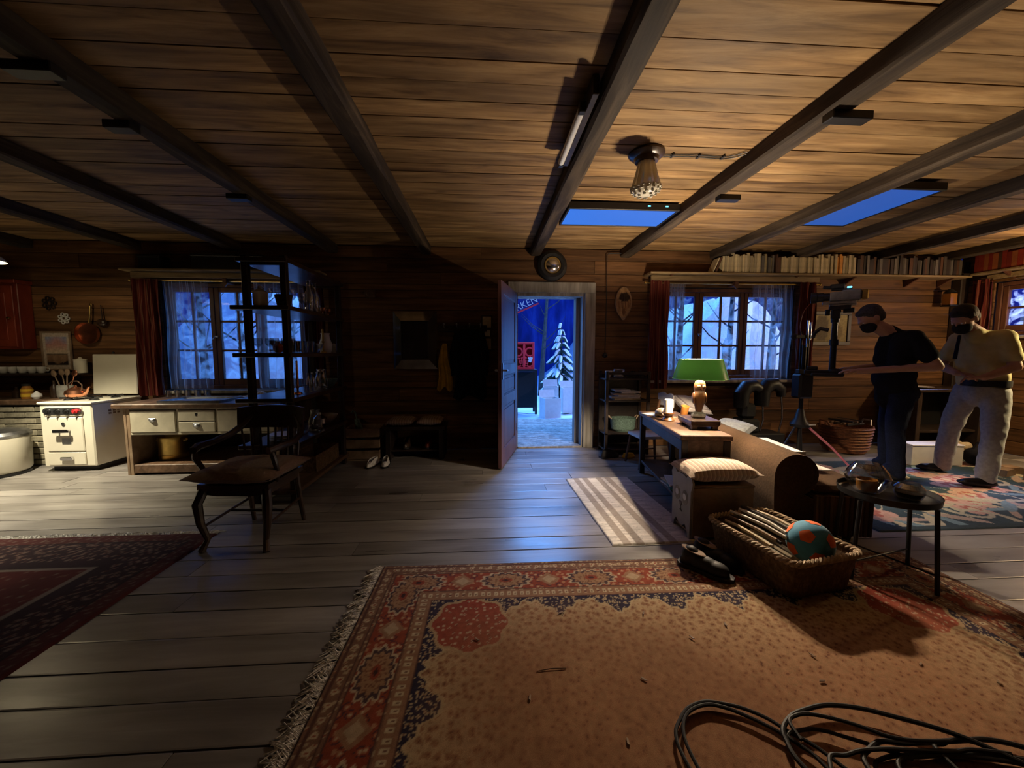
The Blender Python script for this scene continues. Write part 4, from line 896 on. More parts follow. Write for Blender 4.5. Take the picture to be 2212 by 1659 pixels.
# hall corner behind the open door
t=thing('wall_mirror','dark mirror with a wide slanted glass border hanging over the hall bench','mirror',(-.91,4.97,1.425))
W1,H1,w1,h1=.275,.365,.165,.235
part('mirror_plate',MB().box(-w1,w1,.0,.01,-h1,h1),M['mirror'],t)
for nm,q in (('bevel_panel',[(-W1,-H1),(-w1,-h1),(-w1,h1),(-W1,H1)]),('bevel_panel',[(W1,-H1),(w1,-h1),(w1,h1),(W1,H1)]),('bevel_panel',[(-W1,H1),(-w1,h1),(w1,h1),(W1,H1)]),('bevel_panel',[(-W1,-H1),(-w1,-h1),(w1,-h1),(W1,-H1)])):
    vs=[]; 
    for (x,z) in q: vs.append((x,.03 if abs(x)==W1 else -.012,z))
    part(nm,MB().add(vs+[(x,.045,z) for (x,_,z) in vs],[(0,1,2,3),(4,5,6,7),(0,1,5,4),(1,2,6,5),(2,3,7,6),(3,0,4,7)]),M['mirror'],t,smooth=0)
part('edge_moulding',MB().box(-w1-.008,w1+.008,-.018,-.004,h1-.004,h1+.010,.003).box(-w1-.008,w1+.008,-.018,-.004,-h1-.01,-h1+.004,.003).box(-w1-.01,-w1+.004,-.018,-.004,-h1,h1,.003).box(w1-.004,w1+.01,-.018,-.004,-h1,h1,.003),M['dark'],t)
bn=thing('hall_bench','dark low bench under the mirror','bench',(-.86,4.72,0))
part('seat',MB().box(-.36,.36,-.2,.2,.36,.40,.005),M['dark'],bn)
for x in (-.34,.28): part('side',MB().box(x,x+.06,-.18,.18,0,.36,.004),M['dark'],bn)
part('shoe_shelf',MB().box(-.28,.28,-.17,.17,.10,.12,.003),M['dark'],bn)
for i,(x,wd,lab) in enumerate([(-1.035,.32,'pale folded cushion at the left on the hall bench'),(-.69,.30,'pale folded cushion at the right on the hall bench')]):
    solo('bench_cushion',cush(wd,.36,.09),M['linen'],lab,'cushion',(x,4.70,.447),0,'cushions on the hall bench')
def shoe(L,Wd,H,m,lab,name,loc,rz,group=None,open_=True,sole=None):
    t=thing(name,lab,'shoe',loc,rz,group)
    pts=[(-.5,.36),(-.42,.42),(-.1,.36),(.2,.46),(.4,.40),(.5,.12),(.5,-.12),(.4,-.42),(.2,-.46),(-.1,-.36),(-.42,-.42),(-.5,-.36)]
    part('sole',MB().prism([(a*L,b*Wd) for a,b in pts],0,.018,'z'),sole or M['black'],t)
    def up(u,v):
        a=2*PI*u; ca,sa=math.cos(a),math.sin(a); k=1-.12*v; x=ca*.48*L*k+ .01*v; y=sa*.40*Wd*(1-.35*v)
        hz=H*(1.0 if ca<.1 else max(.42,1-.75*(ca-.1)))
        return (x,y,.018+hz*v)
    part('upper',MB().sheet(up,24,5),m,t,smooth=60)
    part('toe_cap',MB().sph((.22*L,0,.018),.27*L,.37*Wd,H*.62,n=14,m=8),m,t)
    return t
shoe(.26,.10,.07,M['fringe'],'left one of the pale slippers before the hall bench','slipper',(-1.29,4.33,0),-PI/2-.2,'pale slippers')
shoe(.26,.10,.07,M['fringe'],'right one of the pale slippers before the hall bench','slipper',(-1.15,4.34,0),-PI/2+.1,'pale slippers')
shoe(.27,.10,.09,M['darkx'],'dark shoe at the left under the hall bench','hall_shoe',(-.98,4.70,.121),-PI/2,'shoes under the bench'); shoe(.27,.10,.09,M['redcab'],'brownish shoe at the right under the hall bench','hall_shoe',(-.72,4.70,.121),-PI/2,'shoes under the bench')
t=thing('firewood_crate','rough wooden crate on the floor beside the hall bench','crate',(-1.48,4.70,0),.06)
for zz in (.02,.15,.28): part('slat',MB().box(-.20,.20,-.165,-.15,zz,zz+.10,.004),M['ply'],t); part('slat',MB().box(-.20,.20,.15,.165,zz,zz+.10,.004),M['ply'],t); part('slat',MB().box(-.20,-.185,-.15,.15,zz,zz+.10,.004),M['ply'],t); part('slat',MB().box(.185,.20,-.15,.15,zz,zz+.10,.004),M['ply'],t)
part('floor_board',MB().box(-.185,.185,-.15,.15,0,.015),M['ply'],t)
solo('green_umbrella',MB().tube([(.0,0,.018),(-.03,.02,.25),(-.08,.04,.45)],[.012,.05,.03],9).tube([(-.08,.04,.45),(-.10,.05,.53),(-.13,.06,.55),(-.15,.06,.52)],.009,7),M['olive'],'folded dark green umbrella leaning in the wooden crate','umbrella',(-1.50,4.68,.02))
hk=thing('coat_rack','dark wall rail with coat hooks beside the mirror','coat rack',(-.30,4.99,1.58)); part('rail',MB().box(-.32,.30,-.01,.025,-.04,.04,.004),M['dark'],hk)
for x in (-.24,-.08,.08,.22): part('hook',MB().tube([(x,-.01,.01),(x,-.05,.0),(x,-.07,.02),(x,-.075,.045)],.006,7).sph((x,-.075,.048),.011),M['steel'],hk)
def hang(fold,w0,w1,H):
    def f(u,v):
        wv=w0+(w1-w0)*(1-v)**.7; x=(u-.5)*wv+.012*math.sin(7*v); return (x,-.05+.022*math.sin(2*PI*fold*u+2*v)*(1.2-v),-H*(1-v)-(.03*math.sin(2*PI*u*1.5) if v<.01 else 0))
    return f
solo('yellow_scarf',MB().sheet(hang(2.5,.05,.20,.58),26,16,.006,(0,-1,0)),M['yellow'],'mustard yellow cloth hanging from the coat rack','scarf',(-.54,4.965,1.385))
solo('dark_coat',MB().sheet(hang(3,.22,.42,.86),36,18,.03,(0,-1,0)).tube([(-.14,-.07,-.06),(-.20,-.09,-.30),(-.19,-.09,-.58)],[.05,.05,.04],9).tube([(.14,-.07,-.06),(.20,-.09,-.30),(.19,-.09,-.58)],[.05,.05,.04],9),M['tee'],'black coat hanging on the rack behind the open door','coat',(-.22,4.93,1.56))
for (z,lab) in ((1.66,'small framed print above the light switch behind the open door'),(1.38,'small framed note under the light switch behind the open door')):
    t=thing('framed_print',lab,'picture',(-.0,4.995,z),0,'small frames behind the door'); part('frame',MB().box(-.07,.07,0,.018,-.085,.085,.003),M['dark'],t); part('print',MB().box(-.055,.055,-.003,0,-.07,.07),M['papero'],t)
t=thing('light_switch','white light switch between the two small frames','switch',(.005,4.995,1.52)); part('plate',MB().box(-.035,.035,0,.018,-.04,.04,.003),M['white'],t); part('rocker',MB().box(-.012,.012,-.007,0,-.02,.02,.002),M['white'],t)
solo('wall_speaker',MB().box(-.06,.06,-.05,.01,-.05,.05,.005).at((0,-.05,0),rx=PI/2).lathe([(.04,0),(.03,.006),(0,.002)],n=14),M['table'],'little brown box high on the hall wall left of the mirror','box',(-1.45,4.995,2.0))

# clock over the door, plaque, pull cord
ck=thing('wall_clock','round black clock with brass bezel above the door','clock',(.835,4.97,2.375))
part('ring',MB().at((0,.0,0),rx=PI/2).lathe([(.10,-.03),(.185,-.03),(.195,-.01),(.185,.02),(.15,.045),(.115,.04),(.10,.02),(.10,-.03)],n=40),M['black'],ck)
part('bezel',MB().at((0,0,0),rx=PI/2).lathe([(.085,.01),(.108,.01),(.112,.03),(.10,.05),(.088,.05),(.085,.01)],n=36),M['brass'],ck)
part('face',MB().at((0,0,0),rx=PI/2).lathe([(0,.012),(.088,.012),(.088,.018),(0,.018)],n=32),M['papero'],ck); part('glass_dome',MB().at((0,0,0),rx=PI/2).lathe([(.088,.045),(.07,.06),(.04,.07),(0,.074)],n=32),M['chrome'],ck)
def pl(U,V):
    C=mixc((.34,.20,.09),(.46,.29,.14),.5+.5*np.sin(14*U+3*np.sin(9*V))); d=((U-.52)/.36)**2+((V-.66)/.16)**2; C=np.where((d<1)[...,None],np.array((.035,.02,.014)),C)
    d2=((U-.45)/.42)**2+((V-.42)/.20)**2; C=np.where(((d2<1)&(V<.52))[...,None],mixc((.42,.27,.13),(.24,.12,.05),np.abs(np.sin(16*U+5*V))),C); d3=np.abs(U-.5)+np.abs(V-.18)*1.2; return np.where((d3<.16)[...,None],np.array((.15,.07,.03)),C)
pq=thing('carved_plaque','oval carved wooden mask plaque on the wall right of the door','plaque',(1.785,4.985,1.925))
ov=lambda k:[(k*.105*math.cos(a)*(1+.05*math.cos(2*a)),k*.20*math.sin(a)-(k*.03 if math.sin(a)<-.95 else 0)) for a in [2*PI*i/36 for i in range(36)]]
part('rim',MB().prism(ov(1),.0,.03),M['ply'],pq)
def plv(u,v):
    a=2*PI*u; r=v; x=.098*r*math.cos(a); z=.19*r*math.sin(a); return (x,-.03*(1-r*r)-.002+.006*math.sin(20*x*10)*(1-r),z)
nu,nv=36,10; pb=MB().sheet(plv,nu,nv); me=pb.mesh('carved_face',M['vcp'],60); at=me.color_attributes.new('Col','FLOAT_COLOR','POINT')
PV=np.array([v.co[:] for v in me.vertices]); CC=np.ones((len(PV),4)); CC[:,:3]=pl(PV[:,0]/.2+.5,PV[:,2]/.4+.5); at.data.foreach_set('color',CC.ravel()); link(bpy.data.objects.new('carved_face',me),pq)
t=thing('pull_cord','dark pull cord ending in a ball, right of the door','cord',(1.55,4.985,1.25)); part('cord',MB().tube([(0,0,0),(.005,0,.6),(.002,0,1.27),(.02,-.005,1.29),(.25,-.01,1.295)],.006,6),M['black'],t); part('ball',MB().sph((0,-.005,-.015),.034),M['black'],t)

# small bookcase right of the door
bk=thing('small_bookcase','low dark open bookcase right of the door','bookcase',(1.735,4.77,0)); 
for x in (-.28,.245):
    for y in (-.16,.12): part('post',MB().box(x,x+.035,y,y+.035,0,1.04,.003),M['dark'],bk)
for z in (.045,.25,.66,.93): part('shelf_board',MB().box(-.28,.28,-.16,.155,z,z+.022,.003),M['dark'],bk)
part('back_panel',MB().box(-.245,.245,.143,.155,.067,1.0),M['dark'],bk)
part('top_rail',MB().box(-.245,.245,-.16,-.14,1.0,1.03),M['dark'],bk)
for i,(dz,rz,wd) in enumerate([(0,.05,.34),(.02,-.08,.36),(.042,.1,.3),(.062,-.15,.27),(.085,.06,.25),(.108,-.05,.2)]):
    solo('stacked_book',MB().box(-wd/2,wd/2,-.11,.11,0,.003).box(-wd/2+.004,wd/2-.004,-.107,.107,.003,.017).box(-wd/2,wd/2,-.11,.11,.017,.02),M['paper'] if i%3 else M['papero'],['book at the bottom of the paper stack in the small bookcase','second book up in the small bookcase stack','third book up in the small bookcase stack','fourth book up in the small bookcase stack','fifth book up in the small bookcase stack','topmost book of the small bookcase stack'][i],'book',(1.74+.01*i*(-1)**i,4.76,.683+dz*.98),rz,'stacked papers in the small bookcase',0)
t=thing('handled_basket','teal-grey woven basket with handles in the small bookcase','basket',(1.73,4.76,.273)); part('bowl',MB().lathe([(0,0),(.12,0),(.15,.03),(.165,.16),(.170,.17),(.160,.17),(.145,.03),(0,.012)],n=26,sx=1,sy=.75),M['olive'],t)
for s in (-1,1): part('handle',MB().tube([(s*.16,-.04,.16),(s*.19,-.02,.20),(s*.19,.02,.20),(s*.16,.04,.16)],.008,7),M['wickerl'],t)
t=thing('glass_jar','clear glass jar on top of the small bookcase','jar',(1.66,4.76,.953)); part('body',MB().lathe([(0,0),(.07,0),(.075,.01),(.075,.10),(.07,.11),(.066,.10),(.07,.012),(0,.008)],n=20),M['glass'],t); part('sugar',MB().lathe([(0,.010),(.06,.010),(.05,.03),(.02,.045),(0,.048)],n=14),M['white'],t)
solo('grey_cloth',MB().sheet(lambda u,v:(-.12+.24*u,-.09+.18*v,.01+.07*math.exp(-((u-.5)*2.4)**2-((v-.5)*2.4)**2)+.012*math.sin(11*u+3*v)*math.sin(9*v)),16,12,.006,(0,0,-1)),M['tee'],'dark crumpled cloth on top of the small bookcase','cloth',(1.87,4.76,.96))
solo('white_bowl',MB().lathe(BOWL,n=18,sx=.5,sy=.5),M['white'],'small white bowl at the left end on top of the small bookcase','bowl',(1.53,4.75,.953))
shoe(.26,.10,.08,M['black'],'black trainer with yellow side at the foot of the bookcase','trainer',(1.48,4.50,0),.3,None,True,M['black'])
solo('yellow_shoe',MB().lathe([(0,0),(.05,0),(.06,.02),(.04,.06),(0,.07)],n=14,sx=1.5,sy=.7),M['yellow'],'yellow toe of a shoe beside the black trainer','shoe',(1.70,4.46,0),.2)
# ================================================================== RIGHT: console table, sofa, toy box, basket, tray
# console table
RZ=-math.radians(7.5)
tb=thing('console_table','long dark wooden console table behind the sofa','table',(1.71,3.31,0),RZ)
TW,TL=.19,.60
part('tabletop',MB().box(-TW,TW,-TL,TL,.618,.658,.006),M['table'],tb)
for x in (-TW+.01,TW-.06):
    for y in (-TL+.01,TL-.06): part('leg',MB().box(x,x+.05,y,y+.05,0,.618,.004),M['dark'],tb)
part('apron',MB().box(-TW+.02,-TW+.04,-TL+.06,TL-.06,.53,.618),M['dark'],tb); part('apron',MB().box(TW-.04,TW-.02,-TL+.06,TL-.06,.53,.618),M['dark'],tb); part('end_panel',MB().box(-TW+.06,TW-.06,-TL+.02,-TL+.04,.42,.618,.003),M['table'],tb); part('end_panel',MB().box(-TW+.06,TW-.06,TL-.04,TL-.02,.53,.618,.003),M['dark'],tb)
part('lower_shelf',MB().box(-TW+.02,TW-.02,-TL+.02,TL-.02,.12,.145,.003),M['dark'],tb)
def onT(x,y,z=.659):
    c,s=math.cos(RZ),math.sin(RZ); return (1.71+x*c-y*s,3.31+x*s+y*c,z)
lamp.location=onT(.078,-.24); lamp.rotation_euler=(0,0,RZ)
t=thing('candle','thick white candle on an amber wooden holder beside the lamp','candle',onT(-.08,.02)); part('holder',MB().lathe([(0,0),(.052,0),(.055,.012),(.040,.03),(.034,.045),(.042,.06),(.056,.068),(.056,.076),(0,.076)],n=22),M['amber'],t); cd=part('candle',MB().lathe([(0,.076),(.037,.076),(.038,.19),(.033,.195),(.012,.185),(0,.185)],n=20),M['wax'],t); part('wick',MB().cyl((0,0,.184),(.002,0,.20),.0015,n=5),M['black'],cd)
solo('conch_shell',MB().lathe([(0,-.05),(.016,-.04),(.034,-.01),(.042,.02),(.036,.045),(.028,.052),(.02,.02),(0,.01)],n=16).sph((.0,-.02,-.03),.02,.03,.02),M['shell'],'pale conch shell left of the candle','shell',onT(-.10,.20,.712))
bpy.context.scene.objects['conch_shell'].rotation_euler=(1.45,.3,.5)
solo('postcard',MB().box(-.07,.07,-.10,.10,0,.002),M['paper'],'white sheet of paper at the far end of the console table','paper',onT(-.11,.36),.3,None,0)
solo('leaflet',MB().box(-.05,.05,-.08,.08,0,.003),plain('blue_print',(.12,.30,.62),.6),'blue leaflet lying across the white sheet','leaflet',onT(-.07,.29,.6625),-.2,None,0)
solo('notebook',MB().box(-.06,.06,-.10,.10,0,.004,.001).box(-.058,.058,-.098,.096,.004,.010).box(-.06,.06,-.10,.10,.010,.013,.001),M['ply'],'tan notebook on the console table beside the leaflet','notebook',onT(-.02,.20),.5,None,0)
solo('drinking_glass',MB().at(rx=.25).lathe([(0,0),(.028,0),(.030,.005),(.036,.12),(.034,.12),(.027,.01),(0,.008)],n=16),M['amberg'],'tilted brown glass behind the candle','glass',onT(.09,.12,.668))
for i in range(4):
    solo('magazine',MB().box(-.10,.10,-.14,.14,0,.003).box(-.098,.099,-.138,.138,.003,.009).box(-.10,.10,-.14,.14,.009,.011),[M['paper'],plain('teal_cover',(.08,.30,.30),.4),M['papero'],M['paper']][i],['lowest magazine in the pile under the console table','teal magazine in the pile under the console table','third magazine in the pile under the console table','top magazine of the pile under the console table'][i],'magazine',onT(-.06,-.25,.146+.0125*i),RZ+.15*(-1)**i,'magazines under the console table',0)

# sofa: rolled back seen from behind, seat facing right
SR=-math.radians(7.5); sf=thing('sofa','brown sofa with a big rolled back, seen from behind','sofa',(2.36,3.345,0),SR); SL=1.02
def profile(u):   # back profile (x,z), closed loop
    pts=[(-.30,.05),(-.32,.25),(-.325,.38)]+[(-.185+.140*math.cos(a),.465+.140*math.sin(a)) for a in [PI-.10-(PI*1.35)*k/14 for k in range(15)]]+[(-.06,.30),(-.06,.05)]
    return pts
pf=profile(0); part('back',MB().prism(pf,-SL,SL,'y'),M['sofa'],sf,smooth=50)
for s in (-1,1):
    part('roll_end',MB().at((-.185,s*SL,.465),rx=-s*PI/2).lathe([(0,.012),(.08,.014),(.125,.010),(.139,0)],n=30),M['sofa'],sf)
part('seat_base',MB().box(-.06,.30,-SL+.0,SL,.05,.33,.02),M['sofas'],sf); 
sc_=MB().box(-.05,.34,-SL+.01,SL-.01,.33,.39,.025); part('seat_cushion',sc_,M['sofa'],sf)
rb=MB()
for k in range(12): x=-.05+.031*k; rb.cyl((x,-SL-.004,.06),(x,-SL-.004,.33),.014,n=8)
part('end_ribs',rb,M['sofas'],sf)['kind']='stuff'
for x in (-.28,.2):
    for y in (-SL+.06,SL-.06): part('foot',MB().lathe([(0,0),(.022,0),(.03,.05),(0,.05)],c=(x,y,0),n=12),M['dark'],sf)
def onS(x,y,z):
    c,s=math.cos(SR),math.sin(SR); return (2.36+x*c-y*s,3.345+x*s+y*c,z)
o=solo('striped_pillow',cush(.36,.32,.13),M['grayst'],'grey striped pillow lying on the far end of the sofa back','pillow',onS(-.19,.74,.69),0); o.rotation_euler=(.45,.15,.3)
o=solo('grey_pillow',cush(.40,.36,.14),M['graygr'],'grey-green pillow lying at the far end of the sofa','pillow',onS(.12,.48,.47),0); o.rotation_euler=(.12,-.25,.6)
o=solo('white_box_file',MB().box(-.04,.04,-.25,.25,0,.14,.004).box(-.042,.042,-.252,-.246,.0,.145).box(-.01,.01,-.256,-.25,.04,.1),M['white'],'long white box leaning inside the sofa back','box',onS(.06,-.42,.392),SR-.02)
for i in range(3): solo('loose_paper',MB().box(-.10,.10,-.14,.14,0,.002),[M['paper'],M['papero'],M['steel']][i],['white sheet on the sofa seat beside the white box','cream folder on the sofa seat','grey tablet on the sofa seat near its front'][i],'paper',onS(.20,-.52+.2*i,.392+.003*i),.3*i,'papers on the sofa seat',0)

# toy box with bear-shaped end
bx=thing('toy_box','plywood toy box with a grey bear-shaped end panel','box',(1.37,2.57,0),math.radians(-2)); D=.135
poly=[(-D,0),(-D,.34),(-D-.012,.36),(-D-.02,.40),(-D,.435),(-D+.035,.44),(-D+.065,.415),(-.03,.425),(.03,.425),(D-.065,.415),(D-.035,.44),(D,.435),(D+.02,.40),(D+.012,.36),(D,.34),(D,0),(D-.03,0),(D-.04,.05),(D-.07,.085),(.03,.06),(0,.055),(-.03,.06),(-D+.07,.085),(-D+.04,.05),(-D+.03,0)]
bp=part('bear_panel',MB().prism(poly,0,.014,'x'),M['bear'],bx,'grey bear-shaped end panel',0)
for s in (-1,1):
    part('eye_patch',MB().at((-.001,s*.058,.27),ry=-PI/2).lathe([(0,.001),(.042,.001),(.042,0),(0,0)],n=20,sx=1.2,sy=1),M['stone'],bp); part('eye',MB().at((-.002,s*.056,.275),ry=-PI/2).lathe([(0,.002),(.024,.002),(.024,0)],n=18),M['white'],bp)
    part('side_panel',MB().box(.014,.43,s*D-.006,s*D+.006,.02,.365,.003),M['ply'],bx)
part('nose',MB().prism([(-.022,.225),(.022,.225),(.012,.20),(0,.192),(-.012,.20)],-.003,0,'x'),M['dark'],bp); part('muzzle_line',MB().tube([(-.002,0,.195),(-.002,0,.17),(-.002,.02,.155)],.002,5).tube([(-.002,0,.17),(-.002,-.02,.155)],.002,5),M['dark'],bp)
part('end_panel',MB().box(.42,.434,-D,D,.02,.365,.003),M['ply'],bx); part('bottom',MB().box(.014,.42,-D,D,.03,.045),M['ply'],bx); part('lid',MB().box(.016,.436,-D-.008,D+.008,.366,.382,.004),M['ply'],bx)
o=solo('floor_cushion',cush(.50,.34,.13),M['linen'],'ruched beige cushion lying on the toy box','cushion',(1.60,2.57,.452),math.radians(-2)); o.rotation_euler=(0,-.02,-.04)

# wicker basket with rolled papers and a ball
BR=math.radians(11); bs=thing('wicker_basket','rectangular wicker basket with braided rim, in front of the toy box','basket',(1.695,2.065,.014),BR)
def rr(hx,hy,r,n=6):
    out=[]
    for cx,cy,a0 in ((hx-r,hy-r,0),(-hx+r,hy-r,PI/2),(-hx+r,-hy+r,PI),(hx-r,-hy+r,1.5*PI)):
        for k in range(n+1): a=a0+PI/2*k/n; out.append((cx+r*math.cos(a),cy+r*math.sin(a)))
    return out
def edge_h(x,y): return .035*math.exp(-(x/.10)**2) if y<-.2 or y>.2 else 0
lo_=rr(.205,.265,.05); hi_=rr(.235,.295,.06); n=len(lo_); vs=[];fs=[]; NL=9
for i in range(NL+1):
    f=i/NL
    for k in range(n):
        x=lo_[k][0]*(1-f)+hi_[k][0]*f; y=lo_[k][1]*(1-f)+hi_[k][1]*f; bul=.004*math.sin(k*PI+i*PI); vs.append((x*(1+bul),y*(1+bul),.005+(.20+edge_h(x,y))*f))
for i in range(NL):
    for k in range(n): fs.append((i*n+k,i*n+(k+1)%n,(i+1)*n+(k+1)%n,(i+1)*n+k))
b=MB().add(vs,fs); inner=[(x*.95,y*.96,z) for x,y,z in vs]; b.add(inner,[tuple(reversed(f)) for f in fs]); b.add([(x,y,.006) for x,y in lo_],[tuple(range(n))])
part('woven_body',b,M['wicker'],bs)
def ringpts(m):
    P=[Vector((x,y,.205+edge_h(x,y))) for x,y in hi_]; segs=[(P[(i+1)%n]-P[i]).length for i in range(n)]; T=sum(segs); out=[]
    for j in range(m):
        d=T*j/m; i=0
        while d>segs[i]: d-=segs[i]; i+=1
        out.append(P[i].lerp(P[(i+1)%n],d/segs[i]))
    return out
rp=ringpts(240)
for ph in (0,2*PI/3,4*PI/3):
    pts=[]
    for j,p in enumerate(rp):
        a=2*PI*j*26/240+ph; t_=(rp[(j+1)%240]-rp[j-1]).normalized(); sd=t_.cross(Vector((0,0,1))); pts.append(p+sd*.011*math.cos(a)+Vector((0,0,.011*math.sin(a))))
    part('rim_strand',MB().tube(pts,.008,6,True),M['wickerl'],bs,'pale braided rim strand')
def onB(x,y,z):
    c,s=math.cos(BR),math.sin(BR); return (1.695+x*c-y*s,2.065+x*s+y*c,z*1.05+.014)
rnd=random.Random(4)
for i in range(34):
    if i<14: x=-.16+.32*(i%7)/6; z=.045+.05*(i//7); r_=.021
    else: x=-.165+.33*((i-14)%20)/19; z=.150+.085*math.cos(x/.17*PI/2)+.019*(i%2); r_=rnd.uniform(.0085,.0105)
    L=.170+rnd.uniform(-.015,.015)
    b=MB().tube([(0,-L,0),(rnd.uniform(-.006,.006),-L*.3,.008),(rnd.uniform(-.006,.006),L*.4,.008),(0,L,0)],[r_*.9,r_,r_,r_*.9],7)
    solo('rolled_paper',b,[M['papero'],M['paper'],M['ply'],M['bark'],M['paper']][i%5],['yellowed','white','tan','dark','white'][i%5]+' roll among the newspapers bundled in the wicker basket','newspaper roll',onB(x,.075,z),BR+rnd.uniform(-.05,.05),'rolled papers in the wicker basket')
# ball from a truncated icosahedron
def ball(r):
    ph=(1+5**.5)/2; ic=[Vector(v).normalized() for v in [(-1,ph,0),(1,ph,0),(-1,-ph,0),(1,-ph,0),(0,-1,ph),(0,1,ph),(0,-1,-ph),(0,1,-ph),(ph,0,-1),(ph,0,1),(-ph,0,-1),(-ph,0,1)]]
    return ic
bt=thing('toy_ball','teal cloth ball with orange pentagon patches in the wicker basket','ball',onB(.04,-.155,.215)); R0=.112
part('ball_body',MB().sph((0,0,0),R0,n=40,m=26),M['teal'],bt)
rotb=Matrix.Rotation(.5,3,'X')@Matrix.Rotation(.3,3,'Y')@Matrix.Rotation(.2,3,'Z'); ics=[rotb@v for v in ball(R0)]
for v in ics:
    a=v.orthogonal().normalized(); c=v.cross(a); nb=min([w_ for w_ in ics if w_!=v],key=lambda w_:(w_-v).length); e=(nb-v*nb.dot(v)).normalized(); f=v.cross(e); pb=MB(); NS=5
    ring=[(e*math.cos(2*PI*k/5)+f*math.sin(2*PI*k/5))*.36 for k in range(5)]; vs=[tuple(v*(R0+.0015))]; fs=[]
    per=[]
    for k in range(5):
        for j in range(4): per.append(ring[k].lerp(ring[(k+1)%5],j/4))
    for s_ in (.5,1):
        for q in per: vs.append(tuple((v+q*s_).normalized()*(R0+.0015)))
    for k in range(20): fs.append((0,1+k,1+(k+1)%20)); fs.append((1+k,21+k,21+(k+1)%20,1+(k+1)%20))
    part('patch',MB().add(vs,fs),M['orange'],bt,'orange pentagon patch')
# tray table with glass vessels
ty=thing('tray_table','round black metal tray table with thin legs','table',(2.27,1.99,.014),0)
part('tray',MB().lathe([(0,.455),(.205,.455),(.212,.46),(.217,.485),(.221,.485),(.217,.452),(.208,.447),(0,.447)],n=48),M['blackm'],ty)
legs=[(2.34,1.76),(2.50,2.04),(2.03,1.93),(2.19,2.21)]
for (x,y) in legs: part('leg',MB().tube([(x-2.27,y-1.99,0),((x-2.27)*.88,(y-1.99)*.88,.448)],.011,10),M['blackm'],ty)
part('leg_brace',MB().cyl((2.34-2.27,1.76-1.99,.10),(2.19-2.27,2.21-1.99,.10),.005,n=7).cyl((2.50-2.27,2.04-1.99,.10),(2.03-2.27,1.93-1.99,.10),.005,n=7),M['blackm'],ty)
hv=thing('hurricane_glass','large round glass hurricane with an amber candle on the tray','glass vessel',(2.20,2.04,.470)); part('glass_bowl',MB().lathe([(0,.0),(.055,0),(.06,.006),(.098,.06),(.105,.09),(.092,.125),(.062,.165),(.060,.168),(.089,.125),(.102,.09),(.095,.062),(.056,.012),(0,.006)],n=32),M['glass'],hv); part('candle_cup',MB().lathe([(0,.012),(.045,.012),(.052,.07),(.048,.075),(.045,.06),(0,.06)],n=22),M['amberg'],hv)
hv=thing('glass_votive','low round glass bowl beside the hurricane glass','glass vessel',(2.335,1.93,.470)); part('glass_bowl',MB().lathe([(0,0),(.05,0),(.056,.006),(.068,.04),(.066,.06),(.045,.085),(.043,.085),(.063,.06),(.065,.04),(.052,.012),(0,.008)],n=28),M['glass'],hv); part('dark_contents',MB().lathe([(0,.009),(.05,.009),(.06,.035),(0,.04)],n=22),M['darkx'],hv)

# chair behind the table, machine under the window
c2=thing('small_chair','small wooden chair with a pale seat behind the console table','chair',(1.82,4.18,0),math.radians(95))
part('seat',MB().prism([(-.18,-.17),(.18,-.17),(.16,.17),(-.16,.17)],.33,.36,'z'),M['white'],c2)
for s in (-1,1):
    part('leg',MB().tube([(s*.15,-.15,.34),(s*.18,-.19,0)],[.018,.013],8),M['amber'],c2); part('leg',MB().tube([(s*.14,.14,.34),(s*.17,.19,0)],[.018,.013],8),M['amber'],c2); part('back_post',MB().tube([(s*.13,-.15,.35),(s*.12,-.19,.73)],[.016,.014],8),M['amber'],c2)
for s in (-1,1): part('stretcher',MB().cyl((s*.165,-.17,.14),(s*.155,.165,.14),.008),M['amber'],c2)
part('back_rail',MB().sheet(lambda u,v:(-.15+.30*u,-.19-.015*math.sin(PI*u),.67+.13*v+.02*math.sin(PI*u*2)**2*v),14,5,.02,(0,-1,0)),M['bear'],c2)
mc=thing('black_machine','black machine with two curved hoods on chrome rods under the window','machine',(3.47,4.75,0))
part('base_case',MB().box(-.32,.32,-.16,.16,.10,.24,.012),M['black'],mc); part('base_plate',MB().box(-.36,.36,-.2,.2,.03,.10,.008),M['blackm'],mc); 
for x in (-.3,.3):
    for y in (-.15,.15): part('foot',MB().cyl((x,y,0),(x,y,.03),.025),M['rubber'],mc)
part('body',MB().box(-.24,.02,-.12,.12,.24,.42,.03).box(-.2,-.02,-.1,.1,.42,.62,.04),M['black'],mc)
for (x0,x1,z,lab) in ((-.16,.10,.84,'l'),(.12,.36,.86,'r')):
    part('curved_hood',MB().tube([(x0-.02,0,z-.28),(x0-.02,0,z-.10),(x0+.05,0,z-.01),(x0+.14,0,z),(x1-.01,0,z-.07),(x1,0,z-.16)],[.085,.095,.09,.08,.065,.05],14),M['black'],mc); part('rod',MB().tube([(x1,0,z-.15),(x1+.02,0,z-.30),(x1+.03,0,z-.45),(x1-.01,0,.22)],.012,8),M['chrome'],mc)
solo('flight_case',MB().box(-.22,.22,-.1,.1,0,.10,.008).box(-.225,-.20,-.105,.105,0,.105,.003).box(.20,.225,-.105,.105,0,.105,.003),M['blackm'],'flat black case with metal edges beside the black machine','case',(3.15,4.40,0),.15)

